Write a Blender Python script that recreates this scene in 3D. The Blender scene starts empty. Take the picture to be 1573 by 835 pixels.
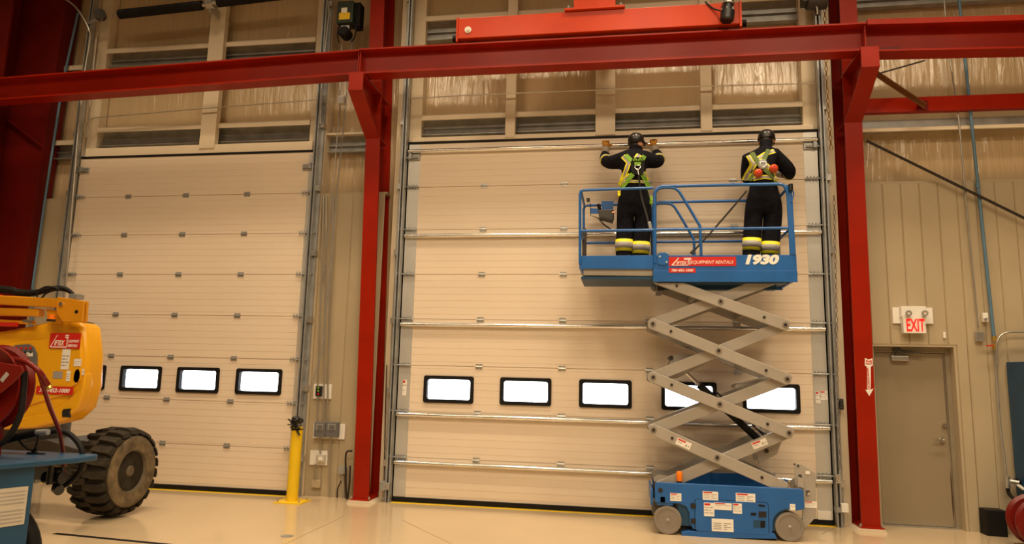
import bpy, bmesh, math, random
from mathutils import Vector, Matrix
from mathutils.bvhtree import BVHTree
random.seed(7)
C = bpy.context.scene.collection
SC = bpy.context.scene
PI = math.pi

# ------------------------------------------------------------------ camera
F_PX = 1063.846
CAM = Vector((1.33053, -9.19061, 1.70024))
YAW, PIT, ROL = -0.1635813, 0.1473426, 0.0235877
_f = Vector((math.sin(YAW)*math.cos(PIT), math.cos(YAW)*math.cos(PIT), math.sin(PIT)))
_r0 = Vector((math.cos(YAW), -math.sin(YAW), 0)); _u0 = _r0.cross(_f)
_r = _r0*math.cos(ROL)+_u0*math.sin(ROL); _u = -_r0*math.sin(ROL)+_u0*math.cos(ROL)
cd = bpy.data.cameras.new('camera'); cam = bpy.data.objects.new('camera', cd); C.objects.link(cam)
cd.sensor_width = 36; cd.lens = F_PX/1573*36; cd.clip_end = 200
M = Matrix((( _r.x, _u.x, -_f.x, CAM.x), (_r.y, _u.y, -_f.y, CAM.y), (_r.z, _u.z, -_f.z, CAM.z), (0, 0, 0, 1)))
cam.matrix_world = M
SC.camera = cam
# ------------------------------------------------------------------ world: white overcast daylight outside the windows
w = bpy.data.worlds.new('world'); SC.world = w; w.use_nodes = True
w.node_tree.nodes['Background'].inputs[0].default_value = (0.93, 0.97, 1, 1)
w.node_tree.nodes['Background'].inputs[1].default_value = 8
# ------------------------------------------------------------------ high-bay lamps under the roof
LAMP_COL = (1.0, 0.775, 0.51)
for (x, y, e, sp, sz) in [(-7.0, -2.5, 60, 95, .8), (-4.6, -2.5, 75, 95, .8), (-1.2, -2.5, 85, 95, .8), (1.8, -2.5, 105, 95, .8), (4.8, -2.5, 100, 95, .8), (7.6, -2.5, 50, 95, .8)] + \
        [(x, -8.0, e, 160, 2.0) for x, e in ((-7.2, 60), (-4.2, 110), (-1.2, 210), (1.8, 280), (4.8, 260), (7.8, 110))] + \
        [(x, -14.0, e, 160, 2.0) for x, e in ((-4.5, 180), (-1, 240), (2.5, 280), (6, 280))]:
    l = bpy.data.lights.new('high_bay_light', 'AREA'); l.shape = 'DISK'; l.size = sz; l.energy = e; l.color = LAMP_COL; l.spread = math.radians(sp)
    o = bpy.data.objects.new('high_bay_light', l); C.objects.link(o); o.location = (x, y, 9.4)
SC.view_settings.view_transform = 'Standard'; SC.view_settings.look = 'None'
SC.view_settings.exposure = -0.21; SC.view_settings.gamma = 1

# ------------------------------------------------------------------ helpers
def W(px, py, y):
    """world point on the vertical plane at depth y seen at a pixel of the 1573x835 frame"""
    d = _r*((px-786.5)/F_PX) - _u*((py-417.5)/F_PX) + _f
    return CAM + d*((y-CAM.y)/d.y)
def G(px, py, z=0.0):
    d = _r*((px-786.5)/F_PX) - _u*((py-417.5)/F_PX) + _f
    return CAM + d*((z-CAM.z)/d.z)
def V(*a): return Vector(a)

def mat(name, col, rough=0.5, metal=0.0, var=0.08, vscale=3.0, bump=0.0, bscale=40.0, coat=0.0, stretch=None, spec=0.5):
    m = bpy.data.materials.new(name); m.use_nodes = True
    n = m.node_tree.nodes; k = m.node_tree.links; b = n['Principled BSDF']
    b.inputs['Roughness'].default_value = rough; b.inputs['Metallic'].default_value = metal
    b.inputs['Coat Weight'].default_value = coat; b.inputs['Coat Roughness'].default_value = .3; b.inputs['Specular IOR Level'].default_value = spec
    tc = n.new('ShaderNodeTexCoord'); mp = n.new('ShaderNodeMapping'); k.new(tc.outputs['Object'], mp.inputs[0])
    if stretch: mp.inputs['Scale'].default_value = stretch
    no = n.new('ShaderNodeTexNoise'); no.inputs['Scale'].default_value = vscale; no.inputs['Detail'].default_value = 4
    k.new(mp.outputs[0], no.inputs['Vector'])
    cr = n.new('ShaderNodeValToRGB'); c = Vector(col)
    cr.color_ramp.elements[0].position = .3; cr.color_ramp.elements[1].position = .7
    cr.color_ramp.elements[0].color = (*(c*(1-var)), 1); cr.color_ramp.elements[1].color = (*[min(1, q) for q in c*(1+var)], 1)
    k.new(no.outputs[0], cr.inputs[0]); k.new(cr.outputs[0], b.inputs['Base Color'])
    if bump:
        n2 = n.new('ShaderNodeTexNoise'); n2.inputs['Scale'].default_value = bscale; n2.inputs['Detail'].default_value = 3
        k.new(mp.outputs[0], n2.inputs['Vector'])
        bp = n.new('ShaderNodeBump'); bp.inputs['Strength'].default_value = bump; bp.inputs['Distance'].default_value = .02
        k.new(n2.outputs[0], bp.inputs['Height']); k.new(bp.outputs[0], b.inputs['Normal'])
    return m
def emat(name, col, s):
    m = bpy.data.materials.new(name); m.use_nodes = True; n = m.node_tree.nodes
    b = n['Principled BSDF']; b.inputs['Base Color'].default_value = (*col, 1)
    b.inputs['Emission Color'].default_value = (*col, 1); b.inputs['Emission Strength'].default_value = s
    return m

MT = {}
MT['red'] = mat('red_paint', (0.30, 0.012, 0.0015), .34, var=.12, vscale=2, coat=.08, spec=.2)
MT['red_dark'] = mat('deep_red_enamel', (0.15, 0.006, 0.003), .35, var=.15, spec=.35)
MT['crane'] = mat('orange_red_paint', (0.55, 0.042, 0.002), .30, var=.08, spec=.3)
MT['cream'] = mat('cream_steel', (0.70, 0.60, 0.45), .5, var=.04)
MT['jamb'] = mat('jamb_steel', (0.66, 0.56, 0.41), .45, var=.05)
MT['liner'] = mat('liner_steel', (0.46, 0.38, 0.255), .42, var=.05, vscale=1.5)
MT['galv'] = mat('galvanised_steel', (0.56, 0.56, 0.54), .34, .85, var=.15, vscale=9)
MT['galv_dark'] = mat('weathered_galvanised_steel', (0.40, 0.41, 0.41), .42, .55, var=.2, vscale=5)
MT['stile'] = mat('stile_steel', (0.68, 0.68, 0.66), .36, .5, var=.05)
MT['chrome'] = mat('polished_steel', (0.75, 0.74, 0.72), .18, 1, var=.05)
MT['black'] = mat('black_rubber', (0.009, 0.008, 0.008), .6, var=.2, spec=.2)
MT['blackgloss'] = mat('black_plastic', (0.015, 0.015, 0.016), .3, var=.1)
MT['blue'] = mat('blue_paint', (0.012, 0.115, 0.40), .36, var=.10, vscale=4, coat=.1)
MT['sheet'] = mat('dim_lit_paper', (0.52, 0.47, 0.38), .6, var=.04)  # white paper, its colour lowered to stand for the dim light there
MT['bluedk'] = mat('dark_blue_paint', (0.008, 0.058, 0.13), .45, var=.12, vscale=4)
MT['grey'] = mat('grey_paint', (0.36, 0.33, 0.29), .42, var=.06, vscale=4)
MT['greydk'] = mat('dark_grey_paint', (0.065, 0.062, 0.058), .5, var=.1, spec=.3)
MT['yellow'] = mat('yellow_gelcoat', (0.82, 0.40, 0.006), .28, var=.04, coat=.3)
MT['ochre'] = mat('ochre_paint', (0.66, 0.27, 0.006), .38, var=.08)
MT['bollard'] = mat('safety_yellow', (0.85, 0.57, 0.01), .4, var=.04)
MT['white'] = mat('white_print', (0.85, 0.83, 0.78), .45, var=.02)
MT['lettering'] = mat('white_lettering', (0.9, 0.88, 0.82), .4, var=.01)
MT['redlabel'] = mat('red_label', (0.60, 0.02, 0.012), .35, var=.04)
MT['greytext'] = mat('grey_print', (0.35, 0.33, 0.30), .5, var=.02)
MT['wheel'] = mat('grey_solid_tyre', (0.23, 0.20, 0.165), .7, var=.10, bump=.1)
MT['tyre'] = mat('muddy_tyre_rubber', (0.030, 0.024, 0.016), .75, var=.5, vscale=7, bump=.4, bscale=30, spec=.2)
MT['tyreside'] = mat('dusty_sidewall', (0.15, 0.11, 0.058), .8, var=.5, vscale=9, bump=.3, bscale=25)
MT['rim'] = mat('dusty_rim', (0.12, 0.095, 0.055), .65, var=.3, vscale=8)
MT['orange'] = mat('amber_lens', (0.85, 0.20, 0.01), .25, var=.05)
MT['navy'] = mat('navy_coverall', (0.007, 0.007, 0.011), .85, var=.3, vscale=12, bump=.6, bscale=16, spec=.12)
MT['skin'] = mat('skin', (0.42, 0.20, 0.11), .5, var=.06, vscale=10)
MT['hair'] = mat('dark_hair', (0.015, 0.01, 0.008), .6, var=.2)
MT['hat'] = mat('black_hard_hat', (0.010, 0.009, 0.009), .32, var=.1)
MT['leather'] = mat('tan_leather', (0.55, 0.25, 0.03), .7, var=.15, vscale=15)
MT['cuff'] = mat('grey_cuff', (0.42, 0.37, 0.31), .8, var=.1)
MT['hivis'] = mat('yellow_tape', (0.85, 0.78, 0.02), .55, var=.04)
MT['silver'] = mat('silver_tape', (0.34, 0.32, 0.32), .5, .0, var=.08)
MT['webgreen'] = mat('green_webbing', (0.17, 0.36, 0.02), .7, var=.12, vscale=30)
MT['webolive'] = mat('olive_webbing', (0.11, 0.16, 0.035), .75, var=.12, vscale=30)
MT['webblack'] = mat('black_webbing', (0.02, 0.018, 0.015), .8, var=.2)
MT['balls'] = mat('orange_red_plastic', (0.62, 0.08, 0.012), .35, var=.06)
MT['mandoor'] = mat('taupe_door_paint', (0.29, 0.235, 0.155), .45, var=.04, vscale=1.5)
MT['frame'] = mat('taupe_frame_paint', (0.26, 0.215, 0.15), .45, var=.05)
MT['pipe'] = mat('blue_pipe', (0.10, 0.20, 0.30), .4, var=.08)
MT['conduit'] = mat('zinc_conduit', (0.50, 0.48, 0.43), .3, .7, var=.1)
MT['boxgrey'] = mat('grey_enclosure', (0.13, 0.13, 0.14), .45, var=.05)
MT['brown'] = mat('rust_primer', (0.20, 0.075, 0.025), .5, var=.12)
MT['rod'] = mat('black_steel_rod', (0.03, 0.024, 0.018), .45, .3, var=.1)
MT['gold'] = mat('brass_chain', (0.60, 0.40, 0.10), .35, .8, var=.1)
MT['green'] = mat('dark_green_enamel', (0.015, 0.03, 0.018), .4, var=.1)
MT['lens'] = mat('lamp_lens', (0.8, 0.78, 0.70), .15, var=.02)
MT['joint'] = mat('sawn_joint', (0.30, 0.225, 0.14), .5)
MT['exit'] = emat('exit_letters', (0.9, 0.008, 0.006), 1.0)
MT['ceil'] = mat('ceiling_vinyl', (0.30, 0.27, 0.22), .6)
MT['backwall'] = mat('far_walls', (0.26, 0.22, 0.17), .6)
MT['darkbrown'] = mat('dark_brown_panel', (0.035, 0.025, 0.018), .6, var=.2)

def door_mat():
    m = mat('ribbed_door_skin', (0.80, 0.68, 0.545), .42, var=.03, vscale=1.2, stretch=(.4, 1, 2))
    n = m.node_tree.nodes; k = m.node_tree.links; b = n['Principled BSDF']
    tc = n.new('ShaderNodeTexCoord'); wv = n.new('ShaderNodeTexWave'); wv.wave_type = 'BANDS'; wv.bands_direction = 'Z'; wv.wave_profile = 'SAW'
    wv.inputs['Scale'].default_value = 3.4; wv.inputs['Distortion'].default_value = 0
    k.new(tc.outputs['Object'], wv.inputs['Vector'])
    rp = n.new('ShaderNodeValToRGB'); e = rp.color_ramp.elements
    e[0].position = 0; e[0].color = (0, 0, 0, 1); e[1].position = .08; e[1].color = (1, 1, 1, 1)
    k.new(wv.outputs[0], rp.inputs[0])
    bp = n.new('ShaderNodeBump'); bp.inputs['Strength'].default_value = .55; bp.inputs['Distance'].default_value = .004
    k.new(rp.outputs[0], bp.inputs['Height']); k.new(bp.outputs[0], b.inputs['Normal'])
    return m
MT['door'] = door_mat()

def vinyl_mat():
    m = mat('white_vinyl_facing', (0.52, 0.39, 0.235), .14, var=.06, vscale=.8, spec=.9)
    n = m.node_tree.nodes; k = m.node_tree.links; b = n['Principled BSDF']
    tc = n.new('ShaderNodeTexCoord'); mp = n.new('ShaderNodeMapping'); mp.inputs['Scale'].default_value = (5.0, 1, .55)
    k.new(tc.outputs['Object'], mp.inputs[0])
    a = n.new('ShaderNodeTexNoise'); a.inputs['Scale'].default_value = 1.7; a.inputs['Detail'].default_value = 5; a.inputs['Distortion'].default_value = .8
    k.new(mp.outputs[0], a.inputs['Vector'])
    bp = n.new('ShaderNodeBump'); bp.inputs['Strength'].default_value = .55; bp.inputs['Distance'].default_value = .05
    k.new(a.outputs[0], bp.inputs['Height']); k.new(bp.outputs[0], b.inputs['Normal'])
    return m
MT['vinyl'] = vinyl_mat()
MT['red_shade'] = mat('shaded_red_paint', (0.13, 0.005, 0.002), .45, var=.15, vscale=2, spec=.25)  # red column paint with the shade of the far left put into its colour

def floor_mat():
    m = mat('beige_epoxy', (0.56, 0.44, 0.285), .16, var=.05, vscale=.7, coat=.2)
    n = m.node_tree.nodes; k = m.node_tree.links; b = n['Principled BSDF']
    a = n.new('ShaderNodeTexNoise'); a.inputs['Scale'].default_value = 1.3; a.inputs['Detail'].default_value = 6
    tc = n.new('ShaderNodeTexCoord'); k.new(tc.outputs['Object'], a.inputs['Vector'])
    r = n.new('ShaderNodeMapRange'); r.inputs[3].default_value = .07; r.inputs[4].default_value = .17
    k.new(a.outputs[0], r.inputs[0]); k.new(r.outputs[0], b.inputs['Roughness'])
    return m
MT['floor'] = floor_mat()

def glass_mat():
    m = bpy.data.materials.new('window_acrylic'); m.use_nodes = True; n = m.node_tree.nodes; k = m.node_tree.links
    n.remove(n['Principled BSDF']); out = n['Material Output']
    t = n.new('ShaderNodeBsdfTransparent'); t.inputs[0].default_value = (.95, .96, .97, 1)
    g = n.new('ShaderNodeBsdfGlossy'); g.inputs['Roughness'].default_value = .08
    fr = n.new('ShaderNodeFresnel'); mx = n.new('ShaderNodeMixShader')
    k.new(fr.outputs[0], mx.inputs[0]); k.new(t.outputs[0], mx.inputs[1]); k.new(g.outputs[0], mx.inputs[2]); k.new(mx.outputs[0], out.inputs[0])
    return m
MT['glass'] = glass_mat()

ORI = {}
class MB:
    def __init__(s): s.v = []; s.f = []; s.mi = []; s.m = 0
    def add(s, vs, fs):
        b = len(s.v); s.v += [Vector(q) for q in vs]
        for f in fs: s.f.append([b+i for i in f]); s.mi.append(s.m)
        return s
    def mat(s, i): s.m = i; return s
    def box(s, x0, y0, z0, x1, y1, z1):
        x0, x1 = sorted((x0, x1)); y0, y1 = sorted((y0, y1)); z0, z1 = sorted((z0, z1))
        return s.add([(x0, y0, z0), (x1, y0, z0), (x1, y1, z0), (x0, y1, z0), (x0, y0, z1), (x1, y0, z1), (x1, y1, z1), (x0, y1, z1)],
                     [(0, 3, 2, 1), (4, 5, 6, 7), (0, 1, 5, 4), (1, 2, 6, 5), (2, 3, 7, 6), (3, 0, 4, 7)])
    def pbox(s, px0, py0, px1, py1, y0, y1):
        """box whose front face spans two pixels at depth y0"""
        a = W(px0, py0, y0); b = W(px1, py1, y0)
        return s.box(a.x, y0, a.z, b.x, y1, b.z)
    def extrude(s, prof, a, b, ax):
        """closed profile (list of 2D) extruded a->b; ax = two vectors spanning the profile"""
        n = len(prof); a = Vector(a); b = Vector(b)
        va = [a+ax[0]*p[0]+ax[1]*p[1] for p in prof]; vb = [b+ax[0]*p[0]+ax[1]*p[1] for p in prof]
        fs = [(i, (i+1) % n, n+(i+1) % n, n+i) for i in range(n)] + [tuple(range(n))[::-1], tuple(range(n, 2*n))]
        return s.add(va+vb, fs)
    def prism(s, poly, y0, y1):
        return s.extrude([(p[0], p[1]) for p in poly], (0, y0, 0), (0, y1, 0), (V(1, 0, 0), V(0, 0, 1)))
    def bar(s, a, b, w, h, up=(0, 0, 1)):
        a = Vector(a); b = Vector(b); d = (b-a).normalized(); sd = d.cross(Vector(up)).normalized(); u = sd.cross(d)
        return s.extrude([(-w/2, -h/2), (w/2, -h/2), (w/2, h/2), (-w/2, h/2)], a, b, (sd, u))
    def cyl(s, a, b, r0, r1=None, n=16):
        a = Vector(a); b = Vector(b); r1 = r0 if r1 is None else r1
        d = (b-a).normalized(); t = Vector((0, 0, 1)) if abs(d.z) < .9 else Vector((1, 0, 0))
        p = d.cross(t).normalized(); q = d.cross(p)
        c = [(math.cos(2*PI*i/n), math.sin(2*PI*i/n)) for i in range(n)]
        vs = [a+(p*x+q*y)*r0 for x, y in c]+[b+(p*x+q*y)*r1 for x, y in c]
        return s.add(vs, [(i, (i+1) % n, n+(i+1) % n, n+i) for i in range(n)]+[tuple(range(n))[::-1], tuple(range(n, 2*n))])
    def lathe(s, prof, o, ax, n=32, closed=False):
        """prof: (radius, distance along axis)"""
        o = Vector(o); d = Vector(ax).normalized(); t = Vector((0, 0, 1)) if abs(d.z) < .9 else Vector((1, 0, 0))
        p = d.cross(t).normalized(); q = d.cross(p); m = len(prof); vs = []
        for i in range(n):
            c, sn = math.cos(2*PI*i/n), math.sin(2*PI*i/n)
            vs += [o+d*z+(p*c+q*sn)*r for r, z in prof]
        fs = []
        for i in range(n):
            j = (i+1) % n
            for k in range(m if closed else m-1):
                l = (k+1) % m
                fs.append((i*m+k, j*m+k, j*m+l, i*m+l))
        if not closed:
            if prof[0][0] > 1e-6: fs.append(tuple(i*m for i in range(n))[::-1])
            if prof[-1][0] > 1e-6: fs.append(tuple(i*m+m-1 for i in range(n)))
        return s.add(vs, fs)
    def tube(s, pts, r, n=8, closed=False, caps=True):
        pts = [Vector(p) for p in pts]; N = len(pts); vs = []; prev = None
        for i, p in enumerate(pts):
            if closed: d = pts[(i+1) % N]-pts[i-1]
            else: d = pts[min(i+1, N-1)]-pts[max(i-1, 0)]
            d = d.normalized() if d.length > 1e-9 else V(0, 0, 1)
            if prev is None:
                t = V(0, 0, 1) if abs(d.z) < .9 else V(1, 0, 0); a = d.cross(t).normalized()
            else:
                a = (prev-d*prev.dot(d)).normalized()
            prev = a; b = d.cross(a)
            rr = r[i] if isinstance(r, (list, tuple)) else r
            vs += [p+(a*math.cos(2*PI*k/n)+b*math.sin(2*PI*k/n))*rr for k in range(n)]
        fs = []
        for i in range(N if closed else N-1):
            j = (i+1) % N
            fs += [(i*n+k, i*n+(k+1) % n, j*n+(k+1) % n, j*n+k) for k in range(n)]
        if caps and not closed: fs += [tuple(range(n))[::-1], tuple(range((N-1)*n, N*n))]
        return s.add(vs, fs)
    def ball(s, c, r, nu=16, nv=10):
        r = (r, r, r) if not isinstance(r, (tuple, list)) else r; c = Vector(c); vs = []
        for j in range(1, nv):
            t = PI*j/nv
            vs += [c+V(r[0]*math.sin(t)*math.cos(2*PI*i/nu), r[1]*math.sin(t)*math.sin(2*PI*i/nu), r[2]*math.cos(t)) for i in range(nu)]
        top = len(vs); vs += [c+V(0, 0, r[2]), c-V(0, 0, r[2])]; fs = []
        for j in range(nv-2):
            for i in range(nu):
                k = (i+1) % nu; fs.append((j*nu+i, (j+1)*nu+i, (j+1)*nu+k, j*nu+k))
        for i in range(nu):
            k = (i+1) % nu; fs.append((top, i, k)); fs.append((top+1, (nv-2)*nu+k, (nv-2)*nu+i))
        return s.add(vs, fs)
    def build(s, name, mats, parent=None, smooth=None, bevel=None, origin=None, label=None, seg=2):
        if not isinstance(mats, (list, tuple)): mats = [mats]
        if origin is None:
            if parent is not None: origin = ORI[parent.name]
            else:
                xs = [q.x for q in s.v]; ys = [q.y for q in s.v]; zs = [q.z for q in s.v]
                origin = V((min(xs)+max(xs))/2, (min(ys)+max(ys))/2, min(zs))
        origin = Vector(origin)
        me = bpy.data.meshes.new(name); me.from_pydata([tuple(q-origin) for q in s.v], [], s.f)
        bm = bmesh.new(); bm.from_mesh(me); bmesh.ops.recalc_face_normals(bm, faces=bm.faces); bm.to_mesh(me); bm.free()
        for m in mats: me.materials.append(MT[m] if isinstance(m, str) else m)
        if len(mats) > 1: me.polygons.foreach_set('material_index', s.mi)
        if smooth is not None:
            me.polygons.foreach_set('use_smooth', [True]*len(me.polygons)); me.set_sharp_from_angle(angle=math.radians(smooth))
        o = bpy.data.objects.new(name, me); C.objects.link(o)
        if parent is not None:
            o.parent = parent; o.location = origin-ORI[parent.name]
        else: o.location = origin
        ORI[o.name] = origin
        if bevel:
            b = o.modifiers.new('edge', 'BEVEL'); b.width = bevel; b.segments = seg; b.limit_method = 'ANGLE'; b.angle_limit = math.radians(40)
        if label: o['label'] = label
        return o
def thing(name, label, cat, loc, group=None):
    o = bpy.data.objects.new(name, None); C.objects.link(o); o.empty_display_size = .2
    o.location = loc; o['label'] = label; o['category'] = cat
    if group: o['group'] = group
    ORI[o.name] = Vector(loc); return o
def tag(o, label, cat, group=None):
    o['label'] = label; o['category'] = cat
    if group: o['group'] = group
    return o
def struct(o, label=None, cat=None):
    o['kind'] = 'structure'
    if label: o['label'] = label
    if cat: o['category'] = cat
    return o
def setting(name, loc=(0, 0, 0), label=None, cat=None):
    o = bpy.data.objects.new(name, None); C.objects.link(o); o.location = loc; ORI[o.name] = Vector(loc); return struct(o, label, cat)
def dupe(o, off, parent):
    c = o.copy(); C.objects.link(c); c.parent = parent; c.location = o.location+Vector(off); ORI[c.name] = ORI[o.name]+Vector(off)
    return c
def curve_pts(pts, n=8):
    """Catmull-Rom through points"""
    P = [Vector(p) for p in pts]; P = [P[0]*2-P[1]]+P+[P[-1]*2-P[-2]]; out = []
    for i in range(1, len(P)-2):
        a, b, c, d = P[i-1:i+3]
        for k in range(n):
            t = k/n
            out.append(.5*((2*b)+(c-a)*t+(2*a-5*b+4*c-d)*t*t+(3*b-a-3*c+d)*t**3))
    return out+[P[-2]]
def wp(l, y): return [W(a, b, y) for a, b in l]
def text(body, x, z, wd, ht, y, m, parent, name='lettering', shear=0.0, bold=0.0, tilt=0.0, depth=.0015, label=None):
    """flat raised lettering on a vertical face looking to -y, fitted into a box with lower left corner x, z"""
    cu = bpy.data.curves.new('t', 'FONT'); cu.body = body; cu.shear = shear; cu.offset = bold; cu.extrude = depth; cu.resolution_u = 3
    t = bpy.data.objects.new('t', cu); C.objects.link(t)
    bpy.context.view_layer.update()
    dg = bpy.context.evaluated_depsgraph_get(); me = bpy.data.meshes.new_from_object(t.evaluated_get(dg)); me.name = name
    bpy.data.objects.remove(t); bpy.data.curves.remove(cu)
    xs = [v.co.x for v in me.vertices]; ys = [v.co.y for v in me.vertices]
    sx = wd/(max(xs)-min(xs)); sy = ht/(max(ys)-min(ys)); x0, y0 = min(xs), min(ys); ct, st = math.cos(tilt), math.sin(tilt)
    og = ORI[parent.name]
    for v in me.vertices:
        a, b, c = (v.co.x-x0)*sx, (v.co.y-y0)*sy, v.co.z
        v.co = V(x+a*ct-b*st, y-c, z+a*st+b*ct)-og
    me.materials.clear(); me.materials.append(MT[m])
    o = bpy.data.objects.new(name, me); C.objects.link(o); o.parent = parent; ORI[o.name] = og
    if label: o['label'] = label
    return o
def sticker(px0, py0, px1, py1, y, parent, red=True, rows=3, name='warning_label', tilt=0.0, label=None):
    a = W(px0, py1, y); b = W(px1, py0, y); wd = b.x-a.x; ht = b.z-a.z; m = MB()
    R = lambda x0, z0, x1, z1, yy: m.prism([(a.x+p*wd*math.cos(tilt)-q*ht*math.sin(tilt), a.z+p*wd*math.sin(tilt)+q*ht*math.cos(tilt)) for p, q in ((x0, z0), (x1, z0), (x1, z1), (x0, z1))], yy, y)
    R(0, 0, 1, 1, y-.002)
    m.mat(1)
    if red: R(.05, .8, .62, .95, y-.003)
    m.mat(2)
    for i in range(rows):
        z = .68-i*.6/max(1, rows); R(.07, z-.06, .45, z, y-.003)
        R(.55, z-.06, .9-.2*(i % 2), z, y-.003)
    return m.build(name, ['white', 'redlabel', 'greytext'], parent, label=label)
# ================================================================== SETTING
fl = struct(MB().box(-13, -22, -.2, 13, .6, 0).build('floor', 'floor', origin=(0, 0, 0)))
def strip(name, a, b, wd, m, h=.002, parent=fl):
    return MB().bar((a.x, a.y, h/2), (b.x, b.y, h/2), wd, h).build(name, m, parent)
strip('drain_slot', G(84, 819), G(330, 843), .055, 'black', .003)
strip('joint', G(527, 793), G(432, 838), .005, 'joint')
strip('joint', G(617, 798), G(700, 838), .005, 'joint')
strip('joint', G(1521, 822), G(1517, 838), .008, 'joint')
strip('joint', G(1457, 811), G(1540, 811), .008, 'joint')
strip('joint', G(1262, 820), G(1310, 795), .005, 'joint')
g = G(441, 823)
MB().cyl((g.x, g.y, 0), (g.x, g.y, .004), .065, n=24).build('cleanout_cover', 'galv_dark', fl)
MB().box(-7.0, -.10, 0, -3.16, .02, .002).build('painted_line', 'bollard', fl)
MB().box(-1.72, -.10, 0, 3.82, .02, .002).build('painted_line', 'bollard', fl)
for cx in (-2.08, 4.14):
    MB().prism([(cx-.17, 0), (cx+.17, 0), (cx+.14, .035), (cx-.14, .035)], -.30, .10).build('grout_pad', 'cream', fl)

# the rest of the hall
struct(MB().box(-13, -22.2, 9.6, 13, .6, 9.8).build('ceiling', 'ceil'))
struct(MB().box(-13.2, -22, 0, -13, .6, 9.6).build('wall_left', 'backwall'))
struct(MB().box(13, -22, 0, 13.2, .6, 9.6).build('wall_right', 'backwall'))
struct(MB().box(-13, -22.2, 0, 13, -22, 9.6).build('wall_rear', 'backwall'))

wl = setting('wall_front')
YS = .25      # face of the vinyl covered wall
b = MB()
b.box(-13, YS, 0, -7.02, .45, 9.6); b.box(-3.15, YS, 0, -1.74, .45, 9.6); b.box(3.84, YS, 0, 4.35, .45, 9.6); b.box(5.33, YS, 0, 13, .45, 9.6)
b.box(4.35, YS, 2.19, 5.33, .45, 9.6); b.box(-7.02, YS, 4.84, -3.15, .45, 9.6); b.box(-1.74, YS, 4.90, 3.84, .45, 9.6)
b.build('vinyl_facing', 'vinyl', wl)
# ribbed liner panels up to 4.24 m
def panel_mb(x0, x1, z0, z1):
    wd = x1-x0; m = MB()
    m.extrude([(0, 0), (0, -.008), (.008, -.020), (wd-.014, -.020), (wd-.008, -.008), (wd, -.004), (wd, 0)], (x0, .10, z0), (x0, .10, z1), (V(1, 0, 0), V(0, 1, 0)))
    return m
ZT = 4.235
first = None
PW = .218
x = 4.372-PW*0
while x < 7.6:
    if 4.34 < x+PW and x < 5.36:
        panel_mb(x, x+PW, 2.19, ZT).build('liner_panel', 'liner', wl)
    elif x > 5.36:
        if first is None: first = panel_mb(x, x+PW, 0, ZT).build('liner_panel', 'liner', wl); fx = x
        else: dupe(first, (x-fx, 0, 0), wl)
    x += PW
panel_mb(5.335, 5.46, 0, 2.19).build('liner_panel', 'liner', wl)
panel_mb(4.27, 4.372, 2.19, ZT).build('liner_panel', 'liner', wl)
first = None
for i in range(4):
    x = -3.02+i*.235
    if first is None: first = panel_mb(x, x+.235, 0, ZT+.02).build('liner_panel', 'liner', wl); fx = x
    else: dupe(first, (x-fx, 0, 0), wl)
first = None
for i in range(5):
    x = -8.02+i*.175
    if first is None: first = panel_mb(x, x+.175, 0, ZT).build('liner_panel', 'liner', wl); fx = x
    else: dupe(first, (x-fx, 0, 0), wl)
for x0, x1 in ((-3.02, -2.05), (4.27, 7.6), (-8.02, -7.15)):
    MB().box(x0, .09, ZT+.0, x1, YS, ZT+.03).build('liner_cap', 'liner', wl)
# jambs (cream channels beside the doors, running up past the heads)
def jamb(x0, x1, y0=.03, y1=.24, z1=9.5): MB().box(x0, y0, 0, x1, y1, z1).build('jamb', 'jamb', wl, bevel=.006)
jamb(-7.16, -7.06, .02); jamb(-3.12, -3.02, .02, .24); jamb(-1.93, -1.79, .02); jamb(3.90, 4.02, .02)
jamb(-7.06, -6.90, .10, .24, 9.5) if False else None
for x0, x1 in ((-7.04, -6.86), (-1.78, -1.58), (3.66, 3.84), (-3.3, -3.14)):
    MB().box(x0, .08, 4.95, x1, .24, 9.5).build('jamb', 'jamb', wl, bevel=.006)
# headers, girts
def girt(x0, x1, z, hl=.075, dep=.17, hh=.27):
    m = MB()
    m.box(x0, .06, z-hl, x1, .075, z)                         # lip
    m.box(x0, .06, z-.004, x1, YS, z+.004)                      # top leg
    m.build('girt_flange', 'cream', wl)
    n = MB(); n.box(x0, .215, z-hh, x1, .235, z)
    n.extrude([(0, 0), (-.045, -.012), (-.045, -.03), (0, -.018)], (x0, .215, z-hh*.52), (x1, .215, z-hh*.52), (V(0, 1, 0), V(0, 0, 1)))
    n.box(x0, .12, z-hh-.006, x1, .235, z-hh)
    n.build('girt', 'galv_dark', wl)
for x0, x1 in ((-6.86, -3.3), (-1.58, 3.66)):
    MB().box(x0-.1, -.005, 4.965 if x0 > -2 else 4.895, x1+.1, .24, 5.03).build('door_head', 'cream', wl, bevel=.005)
    girt(x0, x1, 5.385)
girt(-6.86, -3.3, 6.70); girt(-1.58, 3.66, 6.92, hh=.34); girt(4.3, 9, 7.0, hh=.3); girt(-8.4, -7.2, 6.45); girt(-8.4, -7.2, 5.2)
girt(-3.02, -2.3, 5.17, hl=.03)
# small steel angle under the red channel on the right
MB().box(4.3, .10, 4.97, 9, .24, 5.09).build('girt', 'galv_dark', wl); MB().box(4.3, .06, 4.93, 9, .10, 4.975).build('girt_flange', 'cream', wl)
def stud(x0, x1, z0, z1=9.4): MB().box(x0, -.02, z0, x1, .08, z1).build('stud', 'jamb', wl, bevel=.004)
stud(-5.02, -4.77, 4.965); stud(-.33, -.19, 4.985); stud(.93, 1.20, 4.975); stud(2.335, 2.485, 4.985)

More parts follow.
